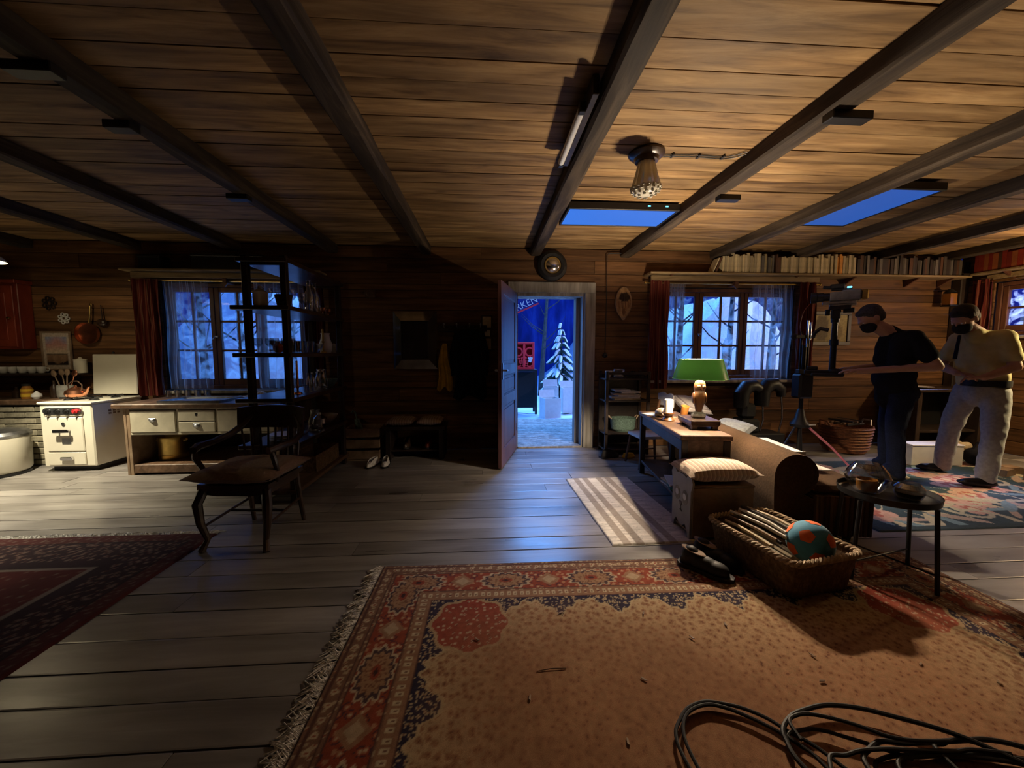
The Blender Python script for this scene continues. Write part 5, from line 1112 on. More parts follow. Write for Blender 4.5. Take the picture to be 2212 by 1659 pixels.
# books on the wall shelf
def shelf2(x0,x1,z):
    s=thing('wall_shelf','long board shelf full of books above the window and along the wall','shelf',((x0+x1)/2,4.90,z)); w_=(x1-x0)/2
    part('shelf_board',MB().box(-w_,w_,-.12,.115,-.024,0,.004),M['board'],s)
    for x in (-w_+.3,-.2,.6,1.5,w_-.2): part('bracket',MB().prism([(.115,-.024),(-.07,-.024),(.115,-.12)],x-.012,x+.012,'x'),M['wframe'],s)
shelf2(2.05,6.42,2.285)
rail(2.09,4.36,2.235,'brass curtain rod and board over the window behind the green lamp')
COLS={'cream':(.56,.46,.27),'pale':(.46,.38,.24),'grey':(.12,.105,.09),'brown':(.08,.035,.018),'orange':(.62,.27,.05),'olive':(.28,.23,.12),'dark':(.026,.017,.013),'darkg':(.055,.045,.036),'red':(.22,.022,.012),'rust':(.34,.10,.03)}
BM={k:plain('book_'+k,c,.6,nscale=20,namt=.2,vary=.25) for k,c in COLS.items()}
def book(k,w_,h,d_=.14,lab='',group='',loc=(0,0,0),rot=(0,0,0)):
    b=MB().box(0,w_,0,d_,0,.0001); b=MB().box(0,.003,0,d_,0,h).box(w_-.003,w_,0,d_,0,h).box(.003,w_-.003,0,.004,0,h).box(.003,w_-.003,.004,d_-.006,.004,h-.004)
    o=solo('book',b,BM[k],lab,'book',loc,0,group,0); o.rotation_euler=rot; return o
def maxh(x): return .205 if any(abs(x-b_)<.13 for b_ in BEAMS) else .262
x=3.00
runs=[('cream',3.5,['cream','pale','cream','pale'],'cream paperback in the first pale run on the wall shelf'),('grey',3.66,['grey','olive','grey'],'grey book between the pale runs on the wall shelf'),('brown',3.76,['brown'],'brown book between the pale runs on the wall shelf'),('cream',4.50,['cream','pale','cream'],'cream book in the second pale run on the wall shelf'),('orange',4.62,['orange'],'orange book after the pale runs on the wall shelf'),('olive',4.78,['pale','olive'],'olive book ending the pale runs on the wall shelf'),('dark',5.35,['dark','brown','dark','grey','dark'],'dark book in the first dark run on the wall shelf'),('mixed',6.28,['darkg','dark','darkg','grey','dark','brown'],'grey or dark book in the dim end of the wall shelf')]
rnd=random.Random(11)
for (nm,xe,kinds,lab) in runs:
    i=0
    while x < xe:
        w_=rnd.uniform(.018,.036) if nm not in('mixed','dark') else rnd.uniform(.022,.046); h=min(maxh(x+w_/2),rnd.uniform(.19,.25)); book(kinds[i%len(kinds)],w_,h,.14,lab,lab.split(' on the')[0]+'s',(x,4.80+rnd.uniform(0,.02),2.287)); x+=w_+.002; i+=1
    x+=.004
    if nm in ('grey','olive'): x+=.02
book('brown',.024,.20,.13,'brown book leaning at the left start of the wall shelf row','leaning books',(2.90,4.81,2.290),(0,.35,0)); book('pale',.014,.2,.13,'thin pale book leaning at the left start of the wall shelf row','leaning books',(2.865,4.81,2.289),(0,.42,0))
# right wall shelf with red books, its curtain and lantern
s=thing('wall_shelf','board shelf of red books on the right wall above the small window','shelf',(6.44,3.95,2.30)); part('shelf_board',MB().box(-.10,.105,-.85,.80,-.024,0,.004),M['board'],s)
for y_ in (-.6,.5): part('bracket',MB().prism([(.105,-.024),(-.06,-.024),(.105,-.12)],y_-.012,y_+.012,'y'),M['wframe'],s)
y=4.72; i=0
while y > 3.25:
    w_=rnd.uniform(.03,.055); k=['red','red','rust','red','rust','brown'][i%6]; h=rnd.uniform(.19,.235) if abs(0)<1 else .2
    b=MB().box(0,.13,0,.003,0,h).box(0,.13,w_-.003,w_,0,h).box(0,.004,.003,w_-.003,0,h).box(.004,.124,.003,w_-.003,.004,h-.004)
    solo('book',b,BM[k],'dark red bound volume on the right wall shelf' if k=='red' else ('rust-coloured volume on the right wall shelf' if k=='rust' else 'brown volume on the right wall shelf'),'book',(6.35,y-w_,2.302),0,'volumes on the right wall shelf',0); y-=w_+.002; i+=1
def curtY(y0,y1,z0,z1,x,folds,amp,m,lab,seed):
    o=curtain('red_curtain',-(y1-y0)/2,(y1-y0)/2,z0,z1,0,folds,amp,m,lab,'curtain','red curtains',0,seed); o.location=(x,(y0+y1)/2,0); o.rotation_euler=(0,0,-PI/2)
curtY(4.60,4.80,1.1,2.22,6.47,2.5,.028,M['curt'],'dark red curtain left of the small right wall window',31)
t=thing('curtain_rail','pale curtain board over the small right wall window','curtain rail',(6.50,3.95,2.235)); part('pelmet_board',MB().box(-.03,.0,-.72,.72,-.03,.03,.004),M['board'],t); part('rod',MB().cyl((-.02,-.86,-.05),(-.02,.86,-.05),.009,n=8),M['brass'],t)
t=thing('wall_lantern','small lantern with a yellowish glass in the far right corner','lantern',(6.22,4.86,1.86)); part('cap',MB().lathe([(.02,.26),(.06,.22),(.065,.21)],n=14),M['black'],t); part('glass',MB().box(-.05,.05,-.05,.05,.05,.20,.004),M['amberg'],t); part('base',MB().box(-.06,.06,-.06,.06,.03,.05,.004),M['black'],t); part('bracket',MB().cyl((0,0,.25),(0,.14,.25),.008),M['black'],t)

# framed picture behind the rig
t=thing('picture','dark-framed picture of two figures behind the camera stand','picture',(4.66,4.985,1.60)); W3,H3=.31,.23
part('frame',MB().box(-W3,W3,0,.025,-H3,-H3+.05,.005).box(-W3,W3,0,.025,H3-.05,H3,.005).box(-W3,-W3+.05,0,.025,-H3+.05,H3-.05,.005).box(W3-.05,W3,0,.025,-H3+.05,H3-.05,.005).box(-W3+.05,W3-.05,.015,.025,-H3+.05,H3-.05),M['dark'],t)
def pic2(U,V):
    C=mixc((.30,.24,.11),(.42,.35,.18),V); f1=((U-.3)/.2)**2+((V-.5)/.5)**2; C=np.where((f1<1)[...,None],np.array((.16,.13,.08)),C); f2=((U-.72)/.16)**2+((V-.35)/.3)**2; C=np.where((f2<1)[...,None],np.array((.22,.17,.08)),C); return C
colsheet('print',20,14,W3*2-.1,H3*2-.1,pic2,M['vcp'],t,(0,.013,0))
# wicker basket by the wall, black table, white box, rolls, blocks
t=thing('log_basket','reddish round wicker basket of odds and ends by the back wall','basket',(4.62,4.62,0))
part('woven_body',MB().lathe([(0,.01),(.22,.01),(.235,.06),(.245,.12),(.25,.18),(.262,.25),(.272,.33),(.28,.345),(.268,.345),(.25,.30),(.23,.10),(0,.03)],n=36),M['wickerr'],t)
rb=MB()
for k in range(8): rb.lathe([(.238+.005*k,.05+.037*k),(.252+.005*k,.06+.037*k),(.242+.005*k,.075+.037*k)],n=36)
part('weave_bands',rb,M['wickerr'],t)['kind']='stuff'
for s in (-1,1): part('handle',MB().tube([(s*.27,-.08,.33),(s*.30,-.05,.40),(s*.30,.05,.40),(s*.27,.08,.33)],.012,8),M['steel'] if s>0 else M['wickerr'],t)
for i in range(7):
    up=i>=4; a=.2+(PI/2 if up else 0); q=(i-1.5)*.075 if not up else (i-5)*.08
    solo('kindling_stick',MB().tube([(-.14,0,0),(0,.008,.004),(.15,0,0)],[.013,.016,.012],7),M['ply'] if i%2 else M['bark'],'stick lying on top in the reddish wicker basket','stick',(4.62-q*math.sin(a),4.62+q*math.cos(a),.362+(.036 if up else 0)),a,'sticks in the reddish basket')
bt_=thing('black_hearth_table','black hearth table against the back wall behind the men','table',(5.85,4.72,0)); part('tabletop',MB().box(-.42,.55,-.25,.26,.77,.81,.006),M['dark'],bt_); part('leg',MB().box(-.40,-.34,-.23,.24,0,.77,.004),M['dark'],bt_); part('leg',MB().box(.47,.53,-.23,.24,0,.77,.004),M['dark'],bt_); part('back_panel',MB().box(-.34,.47,.20,.22,.02,.77),M['black'],bt_); part('shelf',MB().box(-.34,.47,-.2,.2,.24,.27,.004),M['dark'],bt_)
solo('white_plate',MB().lathe([(0,.004),(.09,.004),(.14,.018),(.142,.022),(.09,.010),(0,.010)],n=28),M['white'],'white plate on the black hearth table','plate',(5.60,4.62,.812))
for i in range(5):
    z=.05+.085*(i//3); x0=5.25+.02*i; yy=4.33+.10*(i%3)-.05*(i//3)*-1
    t=thing('paper_roll',['front','middle','rear','upper front','upper rear'][i]+' long pale roll in the pile behind the white box','roll',(5.45,4.20+.096*(i%3)+.048*(i//3),.05+.083*(i//3)),.02,'pale rolls piled on the floor'); part('roll',MB().cyl((-.42,0,0),(.42,0,0),.047,n=16),M['papero'],t); part('tape_band',MB().cyl((.20,0,0),(.26,0,0),.0485,n=16),M['white'],t)
t=thing('white_case','low white box on the floor between the two men','box',(5.02,3.98,.011),-.10); part('body',MB().box(-.28,.28,-.09,.09,0,.22,.006),M['white'],t); part('lid',MB().box(-.286,.286,-.096,.096,.22,.235,.004),M['white'],t)
for i,(x,yy,a) in enumerate([(5.33,3.55,.3),(5.50,3.62,-.2),(5.62,3.45,.5),(5.45,3.38,.1)]): solo('wood_block',MB().prism([(-.10,0),(.10,0),(.095,.05),(.06,.075),(-.08,.07)],-.05,.05),M['ply'],['wood block lying nearest the white case','wood block behind the others at the right edge','wood block furthest right on the floor','nearest wood block at the right man\'s feet'][i],'wood block',(x,yy,0.006),a,'wood blocks on the floor')
solo('dark_bag',MB().sph((0,0,.10),.13,.10,.10,n=14,m=9).tube([(-.06,0,.18),(0,0,.26),(.06,0,.18)],.008,6),M['tee'],'black bag on the floor beside the white case','bag',(5.50,3.90,.008))
# ================================================================== RUGS (woven patterns computed per point)
def hsh(i,j,s=0):
    v=np.sin(i*127.1+j*311.7+s*74.7)*43758.5453; return v-np.floor(v)
def vnoise(x,y,s=0):
    xi=np.floor(x); yi=np.floor(y); fx=x-xi; fy=y-yi; fx=fx*fx*(3-2*fx); fy=fy*fy*(3-2*fy)
    return (hsh(xi,yi,s)*(1-fx)+hsh(xi+1,yi,s)*fx)*(1-fy)+(hsh(xi,yi+1,s)*(1-fx)+hsh(xi+1,yi+1,s)*fx)*fy
def voro(x,y,s=0):
    xi=np.floor(x); yi=np.floor(y); d=np.full(x.shape,9.); idr=np.zeros(x.shape)
    for a in (-1,0,1):
        for b in (-1,0,1):
            px=xi+a+hsh(xi+a,yi+b,s); py=yi+b+hsh(xi+a,yi+b,s+5); q=(px-x)**2+(py-y)**2; m=q<d; idr=np.where(m,hsh(xi+a,yi+b,s+9),idr); d=np.where(m,q,d)
    return np.sqrt(d),idr
def W3(c,m,col,op=1.0): return np.where(m[...,None],c*(1-op)+np.array(col)*op,c)
RED=(.26,.055,.028); TAN=(.33,.19,.105); CREAM=(.46,.325,.19); NAVY=(.022,.018,.040); BRN=(.24,.115,.055)
def persian(x,y,Wd,Ld):
    dx=np.minimum(x,Wd-x); dy=np.minimum(y,Ld-y); e=np.minimum(dx,dy); along=np.where(dy<=dx,x,y)
    C=np.zeros(x.shape+(3,))+np.array((.20,.105,.065))
    d,i=voro(x*34,y*34,1); C=W3(C,d<.26,(.40,.30,.19)); C=W3(C,(d<.12)&(i>.5),RED)
    # outer guard
    C=W3(C,e<.012,NAVY); fl=np.abs(((along/.055)%1)-.5); C=W3(C,(e>.03)&(e<.075)&((fl-.0)**2*.003+(e-.052)**2<.00016)&(fl<.22),(.48,.38,.25)); C=W3(C,(e>.03)&(e<.075)&(fl<.07)&(np.abs(e-.052)<.007),RED)
    for q in (.028,.080,.098,.262,.335): C=W3(C,np.abs(e-q)<.004,(.10,.045,.035))
    # main border
    mb=(e>.10)&(e<.26); C=W3(C,mb,RED); d,i=voro(x*26+3,y*26,2); C=W3(C,mb&(d<.24),(.40,.20,.11)); C=W3(C,mb&(d<.11)&(i>.4),(.52,.42,.28)); C=W3(C,mb&(d>.40)&(d<.50)&(i>.6),(.07,.03,.04))
    ph=((along/.48)%1-.5)*.48; v=(e-.18); wob=1+.09*np.cos(14*np.arctan2(v*1.5,ph)); el=np.sqrt((ph/.125)**2+(v/.068)**2)/wob; C=W3(C,mb&(el<1.12),(.47,.36,.24)); C=W3(C,mb&(el<1.0),(.075,.042,.045)); C=W3(C,mb&(el<.82),TAN); d,i=voro(x*60,y*60,3); C=W3(C,mb&(el<.80)&(d<.3),(.20,.09,.05)); C=W3(C,mb&(el<.30),RED); C=W3(C,mb&(el<.14),(.05,.02,.02))
    ph2=(((along+.24)/.48)%1-.5)*.48; q2=np.abs(ph2)/.07+np.abs(v)/.06; C=W3(C,mb&(q2<1)&(el>1.3),(.30,.16,.09)); C=W3(C,mb&(q2<.6)&(el>1.3),(.42,.30,.19))
    # inner guard
    ig=(e>.268)&(e<.332); C=W3(C,ig,(.27,.145,.085)); f2=np.abs(((along/.034)%1)-.5); C=W3(C,ig&(f2<.26)&(np.abs(e-.30)<.016),(.50,.40,.26)); C=W3(C,ig&(f2<.11)&(np.abs(e-.30)<.008),(.13,.05,.035))
    # field
    fe=e-.34; f=fe>0; d,i=voro(x*27,y*27,4); fld=np.zeros(x.shape+(3,))+np.array(CREAM); wear=np.clip(fe/.55,0,1); 
    fld=fld*(1-wear[...,None]*.75)+np.array((.27,.115,.055))*wear[...,None]*.75*1.25
    k_=(np.clip((.36-d)/.06,0,1)*(.85-.5*wear))[...,None]; fld=fld*(1-k_)+np.array((.235,.10,.05))*k_; fld=np.where((d<.10)[...,None],np.array((.15,.06,.035)),fld)
    d2,i2=voro(x*48+7,y*48,6); fld=np.where(((d2<.22)&(d>.36))[...,None],np.array((.33,.19,.10)),fld)
    C=np.where(f[...,None],fld,C); C=W3(C,(fe>0)&(fe<.012),NAVY)
    tri=np.abs(((along-.08)/.30)%1-.5)*2; sc=.115*(tri**1.6)+.012*np.cos(along*90)+.02; nav=f&(fe<sc); d,i=voro(x*46,y*46,7)
    C=W3(C,f&(fe<sc+.014)&(fe>sc),(.46,.34,.2)); C=W3(C,nav,NAVY); C=W3(C,nav&(d>.22)&(d<.36),(.42,.33,.21)); C=W3(C,nav&(d<.12),(.30,.15,.08))
    # corner rosettes
    cx=dx-.34; cy=dy-.34; r=np.sqrt((cx-.20)**2+(cy-.17)**2)/(1+.06*np.cos(8*np.arctan2(cy-.17,cx-.20))); C=W3(C,f&(r<.185)&(r>.165),(.40,.28,.16)); C=W3(C,f&(r<.168),(.27,.05,.03)); d,i=voro(x*30,y*30,8); C=W3(C,f&(r<.16)&(d<.20),(.46,.34,.24)); C=W3(C,f&(r<.16)&(d<.08),(.10,.03,.03))
    cor=f&(cx<.36)&(cy<.36)&(r>.19)&(cx+cy<.20); C=W3(C,cor,NAVY); d,i=voro(x*46,y*46,9); C=W3(C,cor&(d>.2)&(d<.34),(.42,.33,.21))
    # wear patches
    n=vnoise(x*2.1,y*2.1,3)*.6+vnoise(x*5,y*5,4)*.4; k=np.clip((n-.40)/.25,0,1)*np.clip(fe/.35,0,1)*.62; C=C*(1-k[...,None])+np.array((.255,.12,.06))*k[...,None]
    n2=vnoise(x*70,y*70,5); C=C*(.86+.28*n2)[...,None]
    return C
def redrug(x,y,Wd,Ld):
    e=np.minimum(np.minimum(x,Wd-x),np.minimum(y,Ld-y)); C=np.zeros(x.shape+(3,))+np.array((.16,.028,.022)); d,i=voro(x*14,y*14,2); C=W3(C,d<.2,(.22,.06,.04)); C=W3(C,(d<.09),(.30,.20,.15))
    C=W3(C,e<.42,(.055,.025,.03)); d,i=voro(x*26,y*26,3); C=W3(C,(e>.10)&(e<.34)&(d<.30),(.30,.20,.16)); C=W3(C,(e>.10)&(e<.34)&(d<.15),(.15,.04,.03)); C=W3(C,(e<.10),(.12,.03,.028)); C=W3(C,(e<.10)&(e>.03)&(d<.22),(.24,.15,.12)); C=W3(C,np.abs(e-.42)<.012,(.36,.28,.22)); C=W3(C,np.abs(e-.11)<.008,(.03,.015,.02)); n=vnoise(x*5,y*5,1); return C*(.50+.36*n)[...,None]
def bluerug(x,y,Wd,Ld):
    C=np.zeros(x.shape+(3,))+np.array((.028,.055,.075)); n=vnoise(x*8,y*8,1); C=C*(.8+.4*n)[...,None]; r=random.Random(5)
    for k in range(105):
        cx,cy=r.uniform(.1,Wd-.1),r.uniform(.1,Ld-.1); s=r.uniform(.10,.2); kind=k%3; a0=r.uniform(0,6)
        if kind==0:
            rad=np.sqrt((x-cx)**2+(y-cy)**2); th_=np.arctan2(y-cy,x-cx); C=W3(C,rad<s*(.65+.35*np.abs(np.cos(2.5*th_+a0))),(.50,.30,.25)); C=W3(C,rad<s*.55*(.6+.4*np.abs(np.cos(2.5*th_))),(.36,.11,.09)); C=W3(C,rad<s*.22,(.55,.42,.30))
        elif kind==1:
            for q in range(3):
                a=a0+q*.8; u=(x-cx)*math.cos(a)+(y-cy)*math.sin(a); w=-(x-cx)*math.sin(a)+(y-cy)*math.cos(a); C=W3(C,((u-s*.9)/(s*.9))**2+((w-.12*u)/(s*.22))**2<1,[(.46,.40,.28),(.17,.26,.30),(.40,.30,.25)][q])
        else:
            rad=np.sqrt((x-cx)**2+(y-cy)**2); th_=np.mod(np.arctan2(y-cy,x-cx)+a0,2*PI); C=W3(C,(np.abs(rad-s*.9)<.03*(1-th_/(1.6*PI)))&(th_<1.5*PI),(.44,.40,.30))
    e=np.minimum(np.minimum(x,Wd-x),np.minimum(y,Ld-y)); C=W3(C,e<.06,(.03,.05,.062)); return C*(.85+.3*vnoise(x*90,y*90,2))[...,None]
def ragrug(x,y,Wd,Ld):
    C=np.zeros(x.shape+(3,))+np.array((.74,.70,.64)); n=vnoise(x*12,y*110,1); C=C*(.74+.5*n)[...,None]
    for q in (.16,.30,.52,.66): C=W3(C,np.abs(x-Wd*q)<.028,(.34,.28,.23),.8)
    d,i=voro(x*24,y*70,2); return np.where(((d<.2)&(i>.6))[...,None],C*.72,C)
def rug(name,x0,x1,y0,y1,res,fn,lab,h=.010,rz=0,fringe=(),ylim=None,seed=1):
    """pile grid with a hem; fringe lists the sides with loose threads"""
    Wd,Ld=x1-x0,y1-y0; t=thing(name,lab,'rug',((x0+x1)/2,(y0+y1)/2,0),rz)
    xs=np.linspace(0,Wd,int(Wd/res)+1)
    ys=np.linspace(0,Ld,int(Ld/res)+1) if ylim is None else np.concatenate([np.linspace(0,ylim-y0,int((ylim-y0)/.05)+1)[:-1],np.linspace(ylim-y0,Ld,int((y1-ylim)/res)+1)])
    X,Y=np.meshgrid(xs,ys); C=fn(X,Y,Wd,Ld); nx,ny=len(xs)-1,len(ys)-1
    Z=h+.0012*vnoise(X*40,Y*40,7)+.004*vnoise(X*1.7,Y*1.7,8); ed=np.minimum(np.minimum(X,Wd-X),np.minimum(Y,Ld-Y)); Z=np.where(ed<=1e-6,.001,Z)
    P=np.stack([X-Wd/2,Y-Ld/2,Z],-1).reshape(-1,3); I,J=np.meshgrid(np.arange(nx),np.arange(ny)); a=(J*(nx+1)+I).ravel(); F=np.stack([a,a+1,a+nx+2,a+nx+1],1)
    me=bpy.data.meshes.new('pile'); me.vertices.add(len(P)); me.vertices.foreach_set('co',P.ravel()); me.loops.add(F.size); me.loops.foreach_set('vertex_index',F.ravel().astype(np.int32)); me.polygons.add(len(F)); me.polygons.foreach_set('loop_start',np.arange(0,F.size,4,dtype=np.int32)); me.update(calc_edges=True)
    at=me.color_attributes.new('Col','FLOAT_COLOR','POINT'); CC=np.ones((len(P),4)); CC[:,:3]=np.clip(C.reshape(-1,3),0,1); at.data.foreach_set('color',CC.ravel()); me.materials.append(M['vc']); me.polygons.foreach_set('use_smooth',[True]*len(F))
    link(bpy.data.objects.new('pile',me),t)
    r=random.Random(seed); fb=MB()
    for side,L,dens in fringe:
        n=int((Ld if side in 'lr' else Wd)*dens)
        for k in range(n):
            q=(k+r.random())/n; s_=L*r.uniform(.5,1.15); k1=r.uniform(-.03,.03); k2=r.uniform(-.04,.04)
            if side=='l': p=[(-Wd/2+.004,-Ld/2+q*Ld,.006),(-Wd/2-s_*.5,-Ld/2+q*Ld+k1,.010),(-Wd/2-s_,-Ld/2+q*Ld+k1+k2,.004)]
            elif side=='r': p=[(Wd/2-.004,-Ld/2+q*Ld,.006),(Wd/2+s_*.5,-Ld/2+q*Ld+k1,.010),(Wd/2+s_,-Ld/2+q*Ld+k1+k2,.004)]
            else: p=[(-Wd/2+q*Wd,Ld/2-.004,.006),(-Wd/2+q*Wd+k1,Ld/2+s_*.5,.010),(-Wd/2+q*Wd+k1+k2,Ld/2+s_,.004)]
            fb.tube(p,[.0035,.003,.002],4,cap=False)
    if fringe: part('fringe',fb,M['fringe'],t)['kind']='stuff'
    return t
rug('persian_carpet',-.64,2.60,-1.2,2.21,.0062,persian,'large worn red and beige patterned carpet in the foreground',.010,-.012,(('l',.075,320),),.95,1)
rug('red_carpet',-4.9,-1.90,-.4,2.74,.011,redrug,'dark red patterned carpet at the left edge',.010,0,(('t',.05,200),),.9,2)
rug('blue_rug',2.78,5.6,2.46,4.15,.010,bluerug,'dark blue rug with pink flowers under the two men',.006,0,(),None,3)
rug('rag_rug',.80,1.44,2.40,3.74,.007,ragrug,'pale striped rag rug in front of the doorway',.008,.03,(),None,4)

# ------------------------------------------------------------------ cable coil on the carpet
def smooth(pts,n=8):
    P=[Vector(p) for p in pts]; out=[]
    for i in range(len(P)-1):
        a=P[max(i-1,0)]; b=P[i]; c=P[i+1]; d=P[min(i+2,len(P)-1)]
        for k in range(n):
            t=k/n; out.append(.5*((2*b)+(-a+c)*t+(2*a-5*b+4*c-d)*t*t+(-a+3*b-3*c+d)*t**3))
    return out+[P[-1]]
LOOPS=[[(.62,.86),(.60,1.04),(.61,1.12),(.65,1.17),(.70,1.21),(.77,1.23),(.83,1.22),(.89,1.20),(.95,1.16),(.99,1.11),(1.03,1.07),(1.06,1.02),(1.10,.93),(1.12,.85)],
[(.64,.84),(.625,1.04),(.64,1.13),(.69,1.19),(.77,1.215),(.83,1.20),(.88,1.17),(.93,1.13),(.96,1.10),(.99,1.06),(1.01,1.02),(1.03,.9)],
[(.97,.88),(.94,1.01),(.95,1.07),(.97,1.11),(1.03,1.15),(1.10,1.17),(1.19,1.18),(1.29,1.16),(1.38,1.12),(1.46,1.08),(1.52,1.04),(1.58,.98),(1.63,.92)],
[(.99,1.06),(1.0,1.12),(1.04,1.14),(1.09,1.14),(1.15,1.12),(1.21,1.09),(1.27,1.05),(1.34,1.03),(1.45,1.02)],
[(.95,1.06),(.98,1.10),(1.06,1.11),(1.11,1.10),(1.15,1.08),(1.21,1.05),(1.30,1.00)],
[(1.12,.92),(1.14,1.0),(1.19,1.03),(1.25,1.05),(1.32,1.04),(1.40,1.04),(1.52,1.04),(1.59,1.04),(1.64,1.03),(1.69,1.01),(1.75,.97)],
[(1.39,.93),(1.40,1.02),(1.44,1.03),(1.49,1.04),(1.54,1.03),(1.58,1.0),(1.62,.95)],
[(1.0,.96),(1.04,1.01),(1.09,1.01),(1.15,1.02),(1.24,1.02),(1.33,1.01),(1.44,1.0),(1.50,1.0),(1.6,.98)],
[(1.16,.9),(1.17,.99),(1.22,1.015),(1.30,1.02),(1.42,1.01),(1.55,1.0),(1.68,.97)],[(1.2,.9),(1.24,.99),(1.33,1.0),(1.46,.99),(1.58,.965),(1.66,.93)]]
cc=thing('cable_coil','tangle of thick black cable on the carpet in the foreground','cable',(1.1,1.0,0))
for i,L in enumerate(LOOPS):
    pts=smooth([(x-1.1,y-1.0,.026+.009*(i%4)+.006*math.sin(3*x+i)) for x,y in L]); part('cable_loop',MB().tube(pts,.0075 if i in (2,5) else .006,8),M['rubber'],cc)

rnd=random.Random(21)
for i in range(12):
    x,y_=[(.35,1.75),(.9,1.55),(1.35,1.42),(.15,1.3),(1.75,1.35),(.6,1.35),(-.05,1.6),(1.1,1.62),(.45,1.12),(1.95,1.25),(1.28,1.3),(.75,1.72)][i]; a=rnd.uniform(0,3)
    solo('wood_chip',MB().prism([(-.012,-.003),(.010,-.004),(.014,.001),(-.006,.004)],0,.003,'z'),M['ply'],'tiny pale wood chip dropped on the worn carpet','wood chip',(x,y_,.0165),a,'chips on the carpet',0)
solo('straw',MB().tube([(-.06,0,0),(0,.003,.002),(.06,-.002,0)],.0018,5),M['ply'],'thin pale stick lying on the carpet','stick',(.25,1.42,.0165),.08)

# ================================================================== PEOPLE AND RIG
def organic(name,caps,sph,m,parent,vox=.012,smo=6,label=None,fold=0):
    """closed volumes fused into one skin: caps = (p0,p1,r0,r1), sph = (c,rx,ry,rz[,rotz,roty])"""
    b=MB()
    for (p0,p1,r0,r1) in caps:
        b.at(); P0,P1=Vector(p0),Vector(p1); k=5
        b.tube([P0.lerp(P1,i/k) for i in range(k+1)],[r0+(r1-r0)*i/k for i in range(k+1)],14); b.sph(p0,r0,n=14,m=9); b.sph(p1,r1,n=14,m=9)
    for s in sph:
        c=s[0]; rz=s[4] if len(s)>4 else 0; ry=s[5] if len(s)>5 else 0
        b.at(c,0,ry,rz).sph((0,0,0),s[1],s[2],s[3],n=20,m=14)
    b.at(); me=b.mesh('tmp',None,0); o=bpy.data.objects.new('tmp',me); COL.objects.link(o)
    r=o.modifiers.new('r','REMESH'); r.mode='VOXEL'; r.voxel_size=vox
    if smo: s_=o.modifiers.new('s','SMOOTH'); s_.factor=.5; s_.iterations=smo
    dg=bpy.context.evaluated_depsgraph_get(); dg.update(); nm=bpy.data.meshes.new_from_object(o.evaluated_get(dg)); bpy.data.objects.remove(o)
    if fold:
        from mathutils import noise as mn
        nv=len(nm.vertices); co=np.zeros(nv*3); no=np.zeros(nv*3); nm.vertices.foreach_get('co',co); nm.vertices.foreach_get('normal',no); co=co.reshape(-1,3); no=no.reshape(-1,3)
        kk=np.array([mn.noise(Vector((c[0]*6,c[1]*6,c[2]*10+c[0]*7)))+.5*mn.noise(Vector((c[0]*13+3,c[1]*13,c[2]*15))) for c in co]); nm.vertices.foreach_set('co',(co+no*(fold*kk)[:,None]).ravel()); nm.update()
    nm.name=name; nm.materials.clear(); nm.materials.append(m); nm.polygons.foreach_set('use_smooth',[True]*len(nm.polygons))
    q=bpy.data.objects.new(name,nm); link(q,parent)
    if label: q['label']=label
    return q
def hand(wr,dir_,side,curl=.5,up=(0,0,1),L=.17):
    """palm and five fingers from the wrist, returned as capsules; fingers curl toward -up"""
    d=Vector(dir_).normalized(); u=Vector(up); u=(u-d*u.dot(d)).normalized(); s=d.cross(u)*side; w=Vector(wr); caps=[]
    base=w+d*.085
    for k,(o_,l) in enumerate(((-.030,.072),(-.010,.080),(.011,.076),(.030,.060))):
        b0=base+s*o_; a1=curl*.7; a2=curl*1.5; p1=b0+(d*math.cos(a1)-u*math.sin(a1))*l*.48; p2=p1+(d*math.cos(a2)-u*math.sin(a2))*l*.52
        caps+= [(w+d*.02+s*o_*.55,b0,.016,.0125),(b0,p1,.0105,.0095),(p1,p2,.0095,.008)]
    t0=w+d*.03-s*.022; t1=t0-s*.038+d*.030-u*.01; t2=t1-s*.010+d*.035-u*.012; caps+=[(w+d*.01,t0,.017,.015),(t0,t1,.0135,.011),(t1,t2,.0105,.009)]
    return [(tuple(a),tuple(b),c,e) for a,b,c,e in caps]
def headparts(c,yaw,pitch,s=1.0):
    """head volumes around centre c; local +x is the face direction"""
    R=Matrix.Rotation(yaw,3,'Z')@Matrix.Rotation(pitch,3,'Y'); T=lambda p:tuple(Vector(c)+R@(Vector(p)*s)); out=[]
    def e(p,rx,ry,rz): out.append((T(p),rx*s,ry*s,rz*s,yaw,pitch))
    e((-.012,0,.03),.098,.077,.088); e((.02,0,-.045),.068,.060,.070); e((.045,0,-.088),.036,.036,.028)
    e((.092,0,-.012),.016,.011,.026); e((.098,0,-.030),.014,.016,.011); e((.075,.034,-.002),.016,.018,.012); e((.075,-.034,-.002),.016,.018,.012); e((.078,0,.018),.018,.048,.013); e((.079,0,-.062),.013,.022,.007); e((.077,0,-.074),.012,.019,.007)
    for y in (-.078,.078): e((-.008,y,-.01),.018,.009,.031)
    return out,T,R
